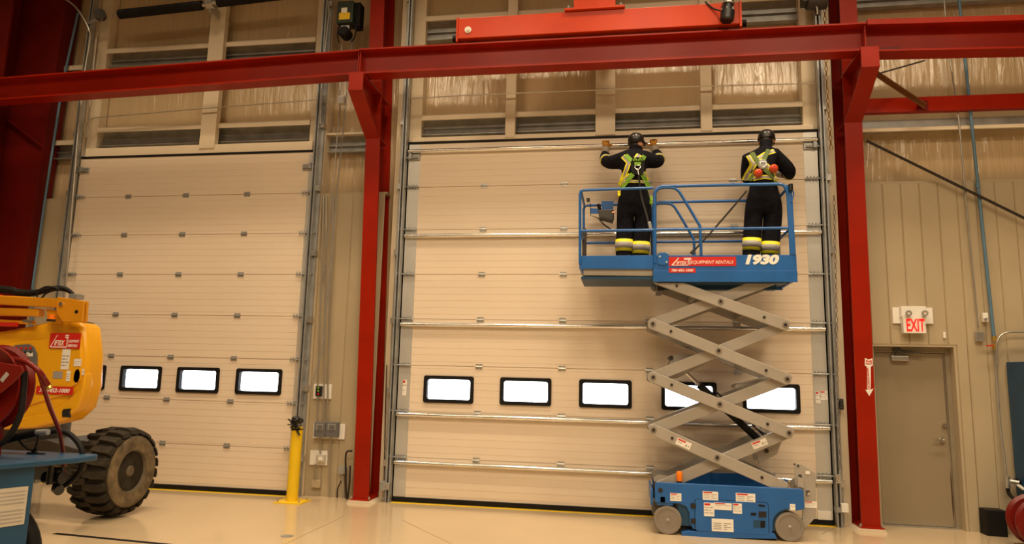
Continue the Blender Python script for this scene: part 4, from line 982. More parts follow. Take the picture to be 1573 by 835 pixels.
# logos and writing on the platform side
YL = YN-.006
def logo_strip(px0, py0, px1, py1, y, parent, two_line=False):
    a = W(px0, py1, y); b = W(px1, py0, y); wd, ht = b.x-a.x, b.z-a.z
    pl = MB().prism([(a.x, a.z), (b.x, a.z), (b.x, b.z), (a.x, b.z)], y-.002, y+.001).build('name_plate', 'redlabel', parent)
    q = lambda u_, v_: (a.x+u_*wd, a.z+v_*ht)
    e = .62 if two_line else .30     # share of the width the emblem takes
    m = MB()
    m.prism([q(.04, .12), q(.065, .12), q(.065+.30*e, .88), q(.05+.30*e, .88)], y-.0035, y-.002)       # slanted L stem
    m.prism([q(.04, .12), q(.045, .06), q(.02+.90*e, .06), q(.02+.90*e, .13)], y-.0035, y-.002)        # its long foot
    xx = .02+.86*e
    for i in range(3): m.prism([q(xx, .14+i*.18), q(xx+.012, .14+i*.18), q(xx+.05, .32+i*.18), q(xx+.038, .32+i*.18)], y-.0035, y-.002); m.prism([q(xx+.038, .14+i*.18), q(xx+.05, .14+i*.18), q(xx+.012, .32+i*.18), q(xx, .32+i*.18)], y-.0035, y-.002)
    m.prism([q(xx-.05, .68), q(xx+.06, .68), q(xx+.06, .76), q(xx-.05, .76)], y-.0035, y-.002); m.prism([q(xx-.05, .80), q(xx+.06, .80), q(xx+.06, .88), q(xx-.05, .88)], y-.0035, y-.002)
    m.build('emblem', 'lettering', pl)
    s = q(.115 if not two_line else .17, .18); text('IFTEX', s[0], s[1], wd*e*.52, ht*.34, y-.003, 'lettering', pl, shear=.25, bold=.02)
    if two_line:
        s = q(.62, .36); text('EQUIPMENT', s[0], s[1], wd*.35, ht*.20, y-.003, 'lettering', pl, shear=.2); s = q(.62, .10); text('RENTALS', s[0], s[1], wd*.30, ht*.18, y-.003, 'lettering', pl, shear=.2, bold=.02)
    else:
        s = q(.33, .17); text('EQUIPMENT RENTALS', s[0], s[1], wd*.63, ht*.42, y-.003, 'lettering', pl, shear=.25)
    return pl
logo_strip(1027.5, 394, 1130.5, 408.5, YL, lf)
def phone(px0, py0, px1, py1, y, parent):
    a = W(px0, py1, y); b = W(px1, py0, y); pl = MB().prism([(a.x, a.z), (b.x, a.z), (b.x, b.z), (a.x, b.z)], y-.002, y+.001).build('phone_plate', 'redlabel', parent)
    text('780-452-1000', a.x+(b.x-a.x)*.09, a.z+(b.z-a.z)*.24, (b.x-a.x)*.82, (b.z-a.z)*.52, y-.003, 'lettering', pl, shear=.25, bold=.025)
phone(1027.5, 411.5, 1068.5, 418.5, YN-.015, lf)
a = W(1145, 406.5, YL); b = W(1196.5, 390.5, YL)
text('1930', a.x, a.z, b.x-a.x, b.z-a.z, YL-.001, 'lettering', lf, 'model_number', shear=.22, bold=.06)

# things lying on the deck
def at(px, y, z=ZD): return V(W(px, 388, y).x, y, z)
def on_deck(px, y=-.8): return V(W(px, 390, y).x, y, ZD)
q = on_deck(1096, -.72)
t = thing('cordless_drill', 'dark hand drill lying on the lift platform between the two workers', 'drill', q)
m = MB(); m.lathe([(0, 0), (.035, 0), (.04, .03), (.042, .13), (.03, .16)], q+V(-.06, 0, .235), (1, 0, 0), 14); m.build('body', 'black', t, smooth=40)
MB().cyl(q+V(-.12, 0, .235), q+V(-.06, 0, .235), .018, .026, n=12).build('chuck', 'greydk', t, smooth=40); MB().cyl(q+V(-.22, 0, .235), q+V(-.12, 0, .235), .004, n=6).build('bit', 'chrome', t)
MB().bar(q+V(.03, 0, .22), q+V(.06, 0, .06), .035, .045).build('grip', 'black', t, bevel=.008); MB().box(q.x+.02, q.y-.04, q.z, q.x+.12, q.y+.04, q.z+.07).build('battery', 'greydk', t, bevel=.006)
q = on_deck(1020, -.7)
t = thing('tool_case', 'grey tool case on the lift platform beside the left worker', 'case', q)
MB().prism([(q.x-.06, q.z), (q.x+.06, q.z), (q.x+.06, q.z+.32), (q.x+.01, q.z+.335), (q.x-.04, q.z+.25)], -.78, -.62).build('case', 'galv_dark', t, bevel=.01)
MB().prism([(q.x-.10, q.z+.20), (q.x-.05, q.z+.20), (q.x-.035, q.z+.27), (q.x-.05, q.z+.30)], -.74, -.66).build('flap', 'black', t)
q = on_deck(1063, -.75)
t = thing('anchor_bracket', 'blue anchor bracket with bolts on the platform where the strap ends', 'bracket', q)
m = MB(); m.box(q.x-.10, q.y-.03, q.z+.20, q.x+.04, q.y+.03, q.z+.235); m.box(q.x-.04, q.y-.03, q.z, q.x-.01, q.y+.03, q.z+.20); m.build('plate', 'blue', t)
m = MB()
for dx in (-.12, -.05, .02): m.cyl(q+V(dx, -.04, .19), q+V(dx, -.04, .27), .014, n=8)
m.build('bolts', 'blackgloss', t)
pts = []
q = on_deck(1003, -.6)
for i in range(40): f = i/39; pts.append(q+V(-.02+.16*f, .012*math.sin(i*1.3), .25-.06*f+.012*math.cos(i*1.3)))
pts = [V(pts[0].x, pts[0].y, ZD)]+pts+[V(pts[-1].x, pts[-1].y, ZD)]
tag(MB().tube(pts, .005, 5).build('coiled_cord', 'black'), 'black coiled cord on the platform at the left worker\'s right boot', 'cord')
# ================================================================== WORKERS
def skin_mesh(nodes, edges, root, mats, name, parent, sub=2):
    """nodes: {key: (pos, rx, ry)}; one continuous skinned surface"""
    keys = list(nodes); idx = {k: i for i, k in enumerate(keys)}
    me = bpy.data.meshes.new(name+'_cage'); me.from_pydata([tuple(nodes[k][0]) for k in keys], [(idx[a], idx[b]) for a, b in edges], [])
    o = bpy.data.objects.new(name+'_cage', me); C.objects.link(o)
    o.modifiers.new('skin', 'SKIN').use_smooth_shade = True
    s = o.modifiers.new('sub', 'SUBSURF'); s.levels = sub; s.render_levels = sub
    for k, d in zip(keys, me.skin_vertices[0].data):
        d.radius = (nodes[k][1], nodes[k][2]); d.use_root = (k == root)
    bpy.context.view_layer.update()
    dg = bpy.context.evaluated_depsgraph_get(); em = bpy.data.meshes.new_from_object(o.evaluated_get(dg))
    bpy.data.objects.remove(o)
    vs = [v.co.copy() for v in em.vertices]; fs = [tuple(p.vertices) for p in em.polygons]
    b = MB(); b.add(vs, fs); bvh = BVHTree.FromPolygons([tuple(v) for v in vs], fs)
    ob = b.build(name, mats, parent, smooth=180)
    bpy.data.meshes.remove(em)
    return ob, bvh

def strap(bvh, pts, wd, name, m, parent, off=.012, y=-.75, thick=.006, label=None):
    """webbing laid on the back: pixel way-points are carried onto the body surface along +y"""
    P = [W(a, b, y) for a, b in pts]; S = []
    for i in range(len(P)-1):
        n = max(2, int((P[i+1]-P[i]).length/.02))
        S += [P[i].lerp(P[i+1], k/n) for k in range(n)]
    S.append(P[-1]); vs = []; ok = []
    for i, p in enumerate(S):
        d = (S[min(i+1, len(S)-1)]-S[max(i-1, 0)]).normalized(); sd = V(-d.z, 0, d.x)
        row = []
        for s in (-1, -.33, .33, 1):
            q = p+sd*wd/2*s; h = bvh.ray_cast((q.x, -2.2, q.z), (0, 1, 0))[0]
            row.append(h)
        good = [h for h in row if h is not None]
        if not good: continue
        yb = sum(h.y for h in good)/len(good)
        row = [h if h is not None else V((p+sd*wd/2*s).x, yb+.02, (p+sd*wd/2*s).z) for h, s in zip(row, (-1, -.33, .33, 1))]
        ok.append(row)
    # smooth the depth along the strap
    m_ = MB(); n = len(ok)
    for k in range(n):
        for c in range(4):
            w_ = [ok[j][c].y for j in range(max(0, k-2), min(n, k+3))]
            ok[k][c] = V(ok[k][c].x, min(ok[k][c].y, sum(w_)/len(w_)), ok[k][c].z)
    vs = [q+V(0, -off, 0) for r in ok for q in r]+[q+V(0, -off+thick, 0) for r in ok for q in r]
    fs = []; N = n*4
    for k in range(n-1):
        for c in range(3):
            a = k*4+c; fs.append((a, a+1, a+5, a+4)); fs.append((N+a, N+a+4, N+a+5, N+a+1))
        for c in (0, 3): a = k*4+c; fs.append((a, a+4, N+a+4, N+a))
    m_.add(vs, fs)
    return m_.build(name, m, parent, smooth=60, label=label)

def band(bvh, a, b, f, wd, parent, wob=0.0):
    """reflective tape round a limb from a to b at fraction f"""
    a, b = Vector(a), Vector(b); d = (b-a).normalized(); t = V(1, 0, 0) if abs(d.x) < .8 else V(0, 1, 0)
    p = d.cross(t).normalized(); q = d.cross(p); N = 24
    def ring(off, o0, o1, name, m, par):
        rows = []
        for s in (o0, (o0+o1)/2, o1):
            c = a.lerp(b, f)+d*s; row = []
            for i in range(N):
                u_ = p*math.cos(2*PI*i/N)+q*math.sin(2*PI*i/N); h = bvh.ray_cast(c, u_, .22)[0]
                row.append((h if h is not None else c+u_*.08)+u_*off)
            rows.append(row)
        vs = [v for r in rows for v in r]; fs = []
        for r in range(2):
            for i in range(N): j = (i+1) % N; fs.append((r*N+i, r*N+j, r*N+N+j, r*N+N+i))
        mb = MB().add(vs, fs); o = mb.build(name, m, par, smooth=70)
        k = o.modifiers.new('cloth', 'SOLIDIFY'); k.thickness = .004; k.offset = 0
        return o
    y = ring(.004, -wd/2, wd/2, 'reflective_band', 'hivis', parent)
    ring(.007, -wd*.24, wd*.24, 'silver_stripe', 'silver', y)

def glove(wrist, fwd, palm_n, side, parent, mats='leather', curl=.9, sc=1.0):
    """wrist point, pointing direction, palm normal (towards what is held), thumb side"""
    fwd = Vector(fwd).normalized(); palm_n = Vector(palm_n); palm_n = (palm_n-fwd*palm_n.dot(fwd)).normalized()
    sd = Vector(side); sd = (sd-fwd*sd.dot(fwd)-palm_n*sd.dot(palm_n)).normalized(); wrist = Vector(wrist)
    n = {'w': (wrist, .034*sc, .028*sc), 'p': (wrist+fwd*.045*sc, .042*sc, .024*sc)}; e = [('w', 'p')]
    for i, (o, L) in enumerate(((.033, .076), (.011, .085), (-.011, .080), (-.032, .062))):
        k = wrist+fwd*.095*sc+sd*o*sc; n['k%d' % i] = (k, .0125*sc, .0125*sc); e.append(('p', 'k%d' % i)); prev = 'k%d' % i; pos = k; a = .25
        for j, fr in enumerate((.42, .33, .25)):
            a += curl*(.55 if j else .45); pos = pos+(fwd*math.cos(a)+palm_n*math.sin(a))*L*fr*1.25*sc
            key = 'f%d%d' % (i, j); n[key] = (pos, (.0115-.0012*j)*sc, (.0115-.0012*j)*sc); e.append((prev, key)); prev = key
    t0 = wrist+fwd*.035*sc+sd*.045*sc+palm_n*.012*sc; t1 = t0+(fwd*.6+sd*.45+palm_n*.5).normalized()*.04*sc; t2 = t1+(fwd*.8+palm_n*.6).normalized()*.034*sc
    n['t0'] = (t0, .015*sc, .014*sc); n['t1'] = (t1, .0135*sc, .0125*sc); n['t2'] = (t2, .011*sc, .0105*sc); e += [('p', 't0'), ('t0', 't1'), ('t1', 't2')]
    return skin_mesh(n, e, 'p', mats, 'glove', parent, 1)[0]

def head(c, yaw, pitch, parent, hat=True, glasses=True):
    """c = centre of the skull; yaw 0 looks to +y, positive turns to the right (+x); built as a face with nose, ears, jaw"""
    R = Matrix.Rotation(-yaw, 4, 'Z') @ Matrix.Rotation(-pitch, 4, 'X'); c = Vector(c)
    T = lambda x, y, z: c+(R @ V(x, y, z))
    m = MB(); nu, nv = 28, 20; vs = []
    for j in range(nv+1):
        th = PI*j/nv
        for i in range(nu):
            ph = 2*PI*i/nu; x = math.sin(th)*math.sin(ph); y = math.sin(th)*math.cos(ph); z = math.cos(th)
            X, Y, Z = x*.078, y*.098, z*.118
            if z < 0:
                k = -z; X *= 1-.34*k*k; Y = Y*(1-.28*k)+.018*k*(1 if y > -.2 else .2)          # jaw narrows and comes forward
                if y < -.3: Y += .018*k
            if y > .55:
                fx = math.exp(-(x/.17)**2)
                Y += .024*fx*math.exp(-((z+.18)/.17)**2)          # nose
                Y += .008*fx*math.exp(-((z+.52)/.07)**2)+.007*fx*math.exp(-((z+.63)/.06)**2)   # lips
                Y -= .006*fx*math.exp(-((z+.575)/.025)**2)
                Y += .010*fx*math.exp(-((z+.85)/.12)**2)          # chin
                Y += .006*math.exp(-((z-.22)/.10)**2)*math.exp(-(x/.5)**2)   # brow
                for s in (-.38, .38): Y -= .010*math.exp(-((x-s)/.17)**2-((z-.04)/.12)**2)     # eye sockets
            vs.append(T(X, Y, Z))
    fs = [(j*nu+i, j*nu+(i+1) % nu, (j+1)*nu+(i+1) % nu, (j+1)*nu+i) for j in range(nv) for i in range(nu)]
    m.add(vs, fs)
    for s in (-1, 1):                                             # ears
        m.lathe([(0, .0), (.016, .002), (.027, .008), (.030, .014), (.024, .018), (0, .012)], T(s*.074, -.008, -.008), (R @ V(s*1, -.35, .1)), 12)
    m.cyl(T(0, -.020, -.06), T(0, -.035, -.17), .052, .058, 16)   # neck
    h = m.build('head', 'skin', parent, smooth=60)
    MB().tube([T(0, -.034, -.035), T(0, -.040, -.09), T(0, -.045, -.17)], [.070, .068, .078], 18).build('neck_warmer', 'navy', h, smooth=60)
    for s in (-1, 1):
        MB().ball(T(s*.030, .083, .006), .0115, 10, 8).build('eye', 'white', h, smooth=60); MB().ball(T(s*.030, .0925, .006), .0055, 8, 6).build('iris', 'hair', h, smooth=60) if False else None
    # hair at the nape and sides
    m = MB(); vs = []; rows = 9
    for j in range(rows):
        z = .06-.155*j/(rows-1)
        for i in range(21):
            ph = math.radians(95+170*i/20); k = max(0, -z/.118); rx = .082*(1-.30*k*k)*math.sqrt(max(.2, 1-(z/.125)**2)); ry = .102*math.sqrt(max(.2, 1-(z/.125)**2))
            vs.append(T(rx*math.sin(ph), ry*math.cos(ph)*(1-.12*k), z))
    m.add(vs, [(j*21+i, j*21+i+1, (j+1)*21+i+1, (j+1)*21+i) for j in range(rows-1) for i in range(20)])
    o = m.build('hair', 'hair', h, smooth=60); k = o.modifiers.new('t', 'SOLIDIFY'); k.thickness = .008
    if glasses:
        m = MB(); m.tube([T(-.078, -.01, .012), T(-.072, .075, .014), T(-.02, .108, .012), T(.02, .108, .012), T(.072, .075, .014), T(.078, -.01, .012)], .004, 6)
        for s in (-1, 1): m.bar(T(s*.015, .108, -.002), T(s*.062, .088, -.002), .004, .030)
        m.build('safety_glasses', 'blackgloss', h)
    m = MB()
    m.lathe([(.100, -.004), (.104, .02), (.101, .05), (.088, .085), (.060, .112), (.03, .122), (0, .124)], T(0, -.006, .030), (R @ V(0, -.12, 1)), 32)
    ht = m.build('hard_hat', 'hat', parent, smooth=50)
    sc = ht
    m = MB(); N = 24; vs = []
    for r_, dz in ((.098, .0), (.150, -.018), (.150, -.024), (.098, -.006)):
        for i in range(N+1):
            a = math.radians(-62+124*i/N); k = math.cos(a*.9/1.0)
            rad = .098+(r_-.098)*max(0, math.cos(a*1.40)); vs.append(T(rad*math.sin(a), rad*math.cos(a)-.006, .030+dz+.012*math.cos(a)))
    m.add(vs, [(j*(N+1)+i, j*(N+1)+i+1, ((j+1) % 4)*(N+1)+i+1, ((j+1) % 4)*(N+1)+i) for j in range(4) for i in range(N)])
    m.build('peak', 'hat', ht, smooth=50)
    m = MB(); m.lathe([(.099, -.012), (.108, -.010), (.109, .0), (.101, .004)], T(0, -.006, .030), (R @ V(0, -.12, 1)), 32, closed=True); m.build('hat_rim', 'hat', ht, smooth=50)
    m = MB(); m.tube([T(0, -.100, .05), T(0, -.088, .10), T(0, -.05, .145), T(0, .0, .157), T(0, .05, .142), T(0, .085, .10)], .010, 8); m.build('ridge', 'hat', ht, smooth=60)
    return h

def worker(name, label, J, hd, yaw, pit):
    t = thing(name, label, 'person', (J['pel'][0].x, J['pel'][0].y, ZD))
    E_ = [('pel', 'waist'), ('waist', 'chest'), ('chest', 'up'), ('up', 'neck'), ('neck', 'col'), ('up', 'ls'), ('ls', 'le'), ('le', 'lm'), ('lm', 'lw'), ('up', 'rs'), ('rs', 're'), ('re', 'rm'), ('rm', 'rw'),
          ('pel', 'lh'), ('lh', 'lk'), ('lk', 'lc'), ('lc', 'la'), ('pel', 'rh'), ('rh', 'rk'), ('rk', 'rc'), ('rc', 'ra')]
    body, bvh = skin_mesh(J, E_, 'pel', 'navy', 'coverall', t)
    head(hd, yaw, pit, t)
    m = MB(); N = 20; vs = []
    c = J['col'][0]
    for r_, dz in ((.078, -.05), (.076, -.01), (.070, .035), (.062, .035), (.066, -.04)):
        vs += [c+V(r_*math.cos(2*PI*i/N), r_*.95*math.sin(2*PI*i/N), dz+(.012 if math.sin(2*PI*i/N) < 0 else 0)) for i in range(N)]
    m.add(vs, [(j*N+i, j*N+(i+1) % N, (j+1)*N+(i+1) % N, (j+1)*N+i) for j in range(4) for i in range(N)]); m.build('collar', 'navy', t, smooth=60)
    for s in 'lr':
        a = J[s+'a'][0]
        m = MB(); prof = [(-.05, -.10), (.05, -.10), (.056, .0), (.05, .12), (.03, .17), (-.03, .17), (-.05, .12), (-.056, 0)]
        m.extrude([(p, q) for p, q in prof], (a.x, a.y, ZD+.0), (a.x, a.y, ZD+.03), (V(1, 0, 0), V(0, 1, 0)))
        bt = m.build('boot', 'black', t, bevel=.008)
        m = MB(); nn = 14; vs = []
        for zz, sy, oy, sx in ((.03, .13, .03, .052), (.07, .12, .025, .052), (.11, .075, -.02, .050), (.19, .065, -.03, .052)):
            vs += [V(a.x+sx*math.cos(2*PI*i/nn), a.y+oy+sy*math.sin(2*PI*i/nn), ZD+zz) for i in range(nn)]
        m.add(vs, [(j*nn+i, j*nn+(i+1) % nn, (j+1)*nn+(i+1) % nn, (j+1)*nn+i) for j in range(3) for i in range(nn)]+[tuple(range(3*nn, 4*nn))]); m.build('boot_upper', 'black', bt, smooth=60)
    return t, bvh
def N_(px, py, y, rx, ry, k=1.25): return (W(px, py, y), rx*k, ry*k)
yb = -.62
# ---- left worker
J = {'pel': N_(974.5, 308, yb, .17, .14), 'waist': N_(974, 288, yb, .175, .125), 'chest': N_(973.5, 265, yb+.01, .19, .13), 'up': N_(973, 245.5, yb+.02, .17, .115), 'neck': N_(976, 236, yb+.03, .075, .07), 'col': N_(978, 232, yb+.04, .06, .06),
     'ls': N_(955, 246, yb+.02, .095, .09), 'le': N_(934, 251, yb+.05, .075, .07), 'lm': N_(929, 243, yb+.24, .062, .06), 'lw': N_(930, 236, yb+.36, .05, .045),
     'rs': N_(991.5, 244, yb+.02, .095, .09), 're': N_(1012, 250, yb+.05, .075, .07), 'rm': N_(1011, 241, yb+.24, .062, .06), 'rw': N_(1007, 233, yb+.36, .05, .045),
     'lh': N_(962, 318, yb, .105, .115), 'lk': N_(961, 347, yb+.02, .088, .095), 'lc': N_(959, 368, yb, .082, .092), 'la': N_(958, 411, yb, .078, .085),
     'rh': N_(987, 318, yb, .105, .115), 'rk': N_(987, 347, yb+.02, .088, .095), 'rc': N_(985, 369, yb, .082, .092), 'ra': N_(983, 411, yb, .078, .085)}
p1, bv = worker('person', 'person in dark coverall and black hard hat reaching both gloves up to the door strut', J, W(978, 222.5, yb+.05), .95, -.05)
for s, px, py, sd in (('l', 930, 226, 1), ('r', 1004.5, 224.5, -1)):
    wv = J[s+'w'][0]; tip = W(px, py, -.26); hand = W(px, 222, -.225)
    MB().tube([wv, wv.lerp(tip, .5), tip], [.046, .052, .050], 14).build('glove_cuff', 'cuff', p1, smooth=50)
    glove(tip+V(0, .01, .0), (0, .45, 1), (0, 1, -.3), (sd, 0, 0), p1, curl=1.1, sc=1.18)
for s in 'lr':
    band(bv, J[s+'e'][0], J[s+'m'][0], .55, .06, p1); band(bv, J[s+'c'][0], J[s+'a'][0], .22 if s == 'l' else .29, .15, p1)
S = lambda pts, wd, name, m, off=.012, label=None, p=p1: strap(bv, pts, wd, name, m, p, off, label=label)
def tape(pts, wd, b_=None, p=None):
    o = strap(b_ or bv, pts, wd, 'reflective_tape', 'hivis', p or p1, .010); strap(b_ or bv, pts, wd*.46, 'silver_stripe', 'silver', o, .015)
tape([(957, 240), (966, 251), (962, 262), (955, 277)], .062); tape([(982, 238), (976, 247)], .07); tape([(950, 284), (960, 276), (968, 272)], .075); tape([(988, 264), (993, 272), (999, 278)], .055); tape([(950, 279), (975, 281), (999, 279)], .035) 
S([(961, 239), (970, 249), (977, 257)], .055, 'harness_strap', 'webgreen', .020); S([(990, 240), (985, 249), (980, 257)], .055, 'harness_strap', 'webgreen', .020)
S([(972, 270), (964, 279), (955, 288)], .06, 'harness_strap', 'webgreen', .020); S([(986, 269), (993, 279), (999, 289)], .06, 'harness_strap', 'webgreen', .020)
S([(999, 289), (1001, 302), (1000, 312)], .035, 'harness_strap', 'webgreen', .020); S([(951, 290), (951, 300)], .035, 'harness_strap', 'hivis', .020)
def pad(cx, cz, wd, ht, b_, p, y, m='black'):
    q = W(cx, cz, y); h = b_.ray_cast((q.x, -2.2, q.z), (0, 1, 0))[0]; yy = h.y
    return MB().prism([(q.x-wd*.32, q.z-ht/2), (q.x+wd*.32, q.z-ht/2), (q.x+wd/2, q.z-ht*.25), (q.x+wd/2, q.z+ht*.25), (q.x+wd*.3, q.z+ht/2), (q.x-wd*.3, q.z+ht/2), (q.x-wd/2, q.z+ht*.25), (q.x-wd/2, q.z-ht*.25)], yy-.035, yy-.005).build('back_pad', m, p, bevel=.008), yy, q
pd, yy, q = pad(979, 262.5, .165, .225, bv, p1, yb)
m = MB(); m.tube([V(q.x-.05, yy-.04, q.z+.06), V(q.x-.03, yy-.04, q.z+.09), V(q.x-.01, yy-.04, q.z+.06)], .014, 6); m.tube([V(q.x+.01, yy-.04, q.z+.06), V(q.x+.03, yy-.04, q.z+.09), V(q.x+.05, yy-.04, q.z+.06)], .014, 6); m.box(q.x-.04, yy-.045, q.z+.01, q.x+.04, yy-.033, q.z+.045)
m.build('pad_webbing', 'webgreen', pd)
MB().tube([V(q.x-.028, yy-.05, q.z+.0), V(q.x+.028, yy-.05, q.z), V(q.x+.034, yy-.055, q.z-.03), V(q.x+.015, yy-.06, q.z-.055), V(q.x-.015, yy-.06, q.z-.055), V(q.x-.034, yy-.055, q.z-.03)], .007, 8, closed=True).build('d_ring', 'chrome', pd, smooth=60)
t = thing('lanyard', 'dark fall lanyard hanging down the back of the left worker from a steel hook', 'lanyard', V(q.x, yy-.08, q.z-.9))
MB().tube([V(q.x, yy-.065, q.z-.05), V(q.x+.004, yy-.07, q.z-.09), V(q.x+.012, yy-.07, q.z-.13)], .010, 8).build('snap_hook', 'chrome', t, smooth=60)
L = curve_pts([V(q.x+.012, yy-.07, q.z-.13), W(985, 300, yb-.20), W(992, 325, yb-.22), W(997, 343, yb-.24)])
m = MB(); 
for i in range(len(L)-1): m.bar(L[i], L[i+1], .022, .006, (0, 1, 0))
m.build('webbing', 'webblack', t)
a = W(997, 341, yb-.24); b2 = W(1000, 354, yb-.24); MB().bar(a, b2, .07, .04).build('shock_pack', 'galv_dark', t, bevel=.008)
b3 = on_deck(1004, yb-.2); MB().tube(curve_pts([b2, W(1001, 370, yb-.22), b3+V(0, 0, .03), b3+V(.12, .05, .012)]), .008, 6).build('rope_end', 'webblack', t)

# ---- right worker
J = {'pel': N_(1174, 306, yb, .165, .14), 'waist': N_(1172, 287, yb, .175, .125), 'chest': N_(1169.5, 264, yb+.02, .19, .13), 'up': N_(1169, 242.5, yb+.04, .17, .115), 'neck': N_(1174, 231.5, yb+.07, .075, .07), 'col': N_(1176, 227, yb+.10, .06, .06),
     'ls': N_(1150.5, 247, yb+.05, .095, .09), 'le': N_(1148, 275, yb+.16, .075, .07), 'lm': N_(1157, 272, yb+.32, .062, .06), 'lw': N_(1163, 266, yb+.42, .05, .045),
     'rs': N_(1189, 240, yb+.04, .095, .09), 're': N_(1212, 261, yb+.08, .078, .072), 'rm': N_(1214, 268, yb+.20, .062, .06), 'rw': N_(1205, 268, yb+.34, .05, .045),
     'lh': N_(1160, 318, yb, .10, .115), 'lk': N_(1157, 346, yb+.02, .088, .095), 'lc': N_(1155, 367, yb, .082, .092), 'la': N_(1153, 411, yb, .078, .085),
     'rh': N_(1187, 318, yb, .10, .115), 'rk': N_(1186, 346, yb+.02, .088, .095), 'rc': N_(1184, 369, yb, .082, .092), 'ra': N_(1182, 411, yb, .078, .085)}
p2, bv2 = worker('person', 'person in dark coverall with two orange balls on the harness, working at the right end', J, W(1177.5, 217.5, yb+.12), .35, .25)
for s, fw, sd in (('l', (.5, .8, .35), 1), ('r', (-.5, .8, .35), -1)):
    wv = J[s+'w'][0]; tip = wv+Vector(fw).normalized()*.09
    MB().tube([wv-Vector(fw).normalized()*.02, tip], [.046, .050], 14).build('glove_cuff', 'cuff', p2, smooth=50)
    glove(tip, fw, (0, .6, -.8), (sd, 0, .6), p2, curl=.7, sc=1.1)
for s in 'lr':
    band(bv2, J[s+'m'][0], J[s+'w'][0], .15, .05, p2); band(bv2, J[s+'c'][0], J[s+'a'][0], .20 if s == 'l' else .30, .15, p2)
T2 = lambda pts, wd: tape(pts, wd, bv2, p2)
T2([(1150, 237), (1155, 248), (1158, 252)], .05); T2([(1190, 231), (1176, 236), (1164, 244)], .06); T2([(1159, 250), (1152, 262), (1147, 274)], .075); T2([(1175, 255), (1183, 262), (1194, 277)], .055); T2([(1146, 276), (1160, 275), (1172, 274), (1190, 275)], .05)
S2 = lambda pts, wd, m='webolive': strap(bv2, pts, wd, 'harness_strap', m, p2, .022)
S2([(1156, 232), (1160, 243), (1166, 256)], .052); S2([(1181, 229), (1175, 241), (1168, 256)], .052); S2([(1164, 262), (1154, 273), (1148, 283)], .055); S2([(1172, 262), (1186, 274), (1197, 284)], .055)
pd, yy, q = pad(1167, 260, .10, .12, bv2, p2, yb, 'galv_dark')
MB().tube([V(q.x-.03, yy-.05, q.z+.02), V(q.x+.03, yy-.05, q.z+.02), V(q.x+.035, yy-.055, q.z-.02), V(q.x, yy-.06, q.z-.05), V(q.x-.035, yy-.055, q.z-.02)], .008, 8, closed=True).build('d_ring', 'chrome', pd, smooth=60)
for px, py in ((1159.5, 273.5), (1183, 266.5)):
    g_ = W(px, py, yb); h = bv2.ray_cast((g_.x, -2.2, g_.z), (0, 1, 0))[0]; cc = V(g_.x, h.y-.055, g_.z)
    o = MB().ball(cc, .052, 18, 12).build('retractor_ball', 'balls', p2, smooth=60)
    MB().cyl(cc+V(0, -.046, 0), cc+V(0, -.058, 0), .02, n=14).build('ball_cap', 'redlabel', o)
a = W(1147, 293, yb-.14); b_ = W(1120, 325, yb-.14); c_ = W(1092, 357, -.75); d_ = W(1066, 385, -.75)
t = thing('lanyard', 'dark taut strap from the right worker\'s hip down to the platform floor', 'lanyard', d_)
m = MB()
for u_, v_ in ((a, b_), (b_, c_), (c_, d_)): m.bar(u_, v_, .022, .006, (0, 1, 0))
m.build('webbing', 'webblack', t); MB().bar(d_, d_+(d_-c_).normalized()*.05, .045, .02, (0, 1, 0)).build('hook', 'greydk', t)
# ================================================================== YELLOW BOOM LIFT
bl = thing('boom_lift', 'yellow boom lift with a muddy lugged tyre, at the left edge', 'lift', (-5.2, -1.9, 0))
YB = -2.6
def B2(px, py, y=YB): q = W(px, py, y); return (q.x, q.z)
# wheel
WC = V(-4.28, -1.75, .50); RW = .45
ty = MB().lathe([(.235, -.03), (.26, .0), (.33, .012), (.40, .0), (.435, -.05), (.445, -.12), (.445, -.34), (.435, -.40), (.40, -.44), (.26, -.44)], WC, (1, 0, 0), 48).mat(1)
ty.mi = [0]*len(ty.f)
tyre = ty.build('tyre', 'tyre', bl, smooth=40)
MB().lathe([(.235, .002), (.26, .004), (.33, .016), (.385, .008), (.405, -.006), (.40, -.02), (.235, -.02)], WC, (1, 0, 0), 48, closed=True).build('sidewall', 'tyreside', tyre, smooth=40)
MB().lathe([(.0, -.10), (.20, -.10), (.215, -.09), (.225, -.02), (.245, .006), (.255, .0), (.25, -.12), (0, -.14)], WC, (1, 0, 0), 40).build('rim', 'rim', bl, smooth=40)
m = MB(); m.lathe([(0, -.015), (.05, -.015), (.065, -.03), (.075, -.10), (.09, -.105)], WC, (1, 0, 0), 20); m.build('hub', 'rim', bl, smooth=40)
for i in range(5):
    a = i*2*PI/5+.5; p = WC+V(-.10, .135*math.cos(a), .135*math.sin(a)); MB().cyl(p, p+V(.022, 0, 0), .013, n=6).build('lug_nut', 'black', bl)
NL = 21
def lug(side):
    m = MB(); r0, r1 = .42, .488
    prof = [(-.235, -.055), (-.10, -.075), (.0, -.075), (.012, -.03), (.012, .03), (-.09, .01), (-.235, .02)] if side > 0 else [(-.205, .02), (-.34, -.01), (-.452, .03), (-.452, -.03), (-.34, -.075), (-.205, -.06)]
    lo = [V(x, t, r0) for x, t in prof]; hi = [V(x*1.0+(.0 if x < -.01 else -.02), t*.86, r1 if -.40 < x < -.02 else r1-.025) for x, t in prof]; n = len(prof)
    if side > 0: lo += [V(.012, -.03, .34)]; 
    lo = lo[:n]
    m.add(lo+hi, [(i, (i+1) % n, n+(i+1) % n, n+i) for i in range(n)]+[tuple(range(n))[::-1], tuple(range(n, 2*n))])
    return m
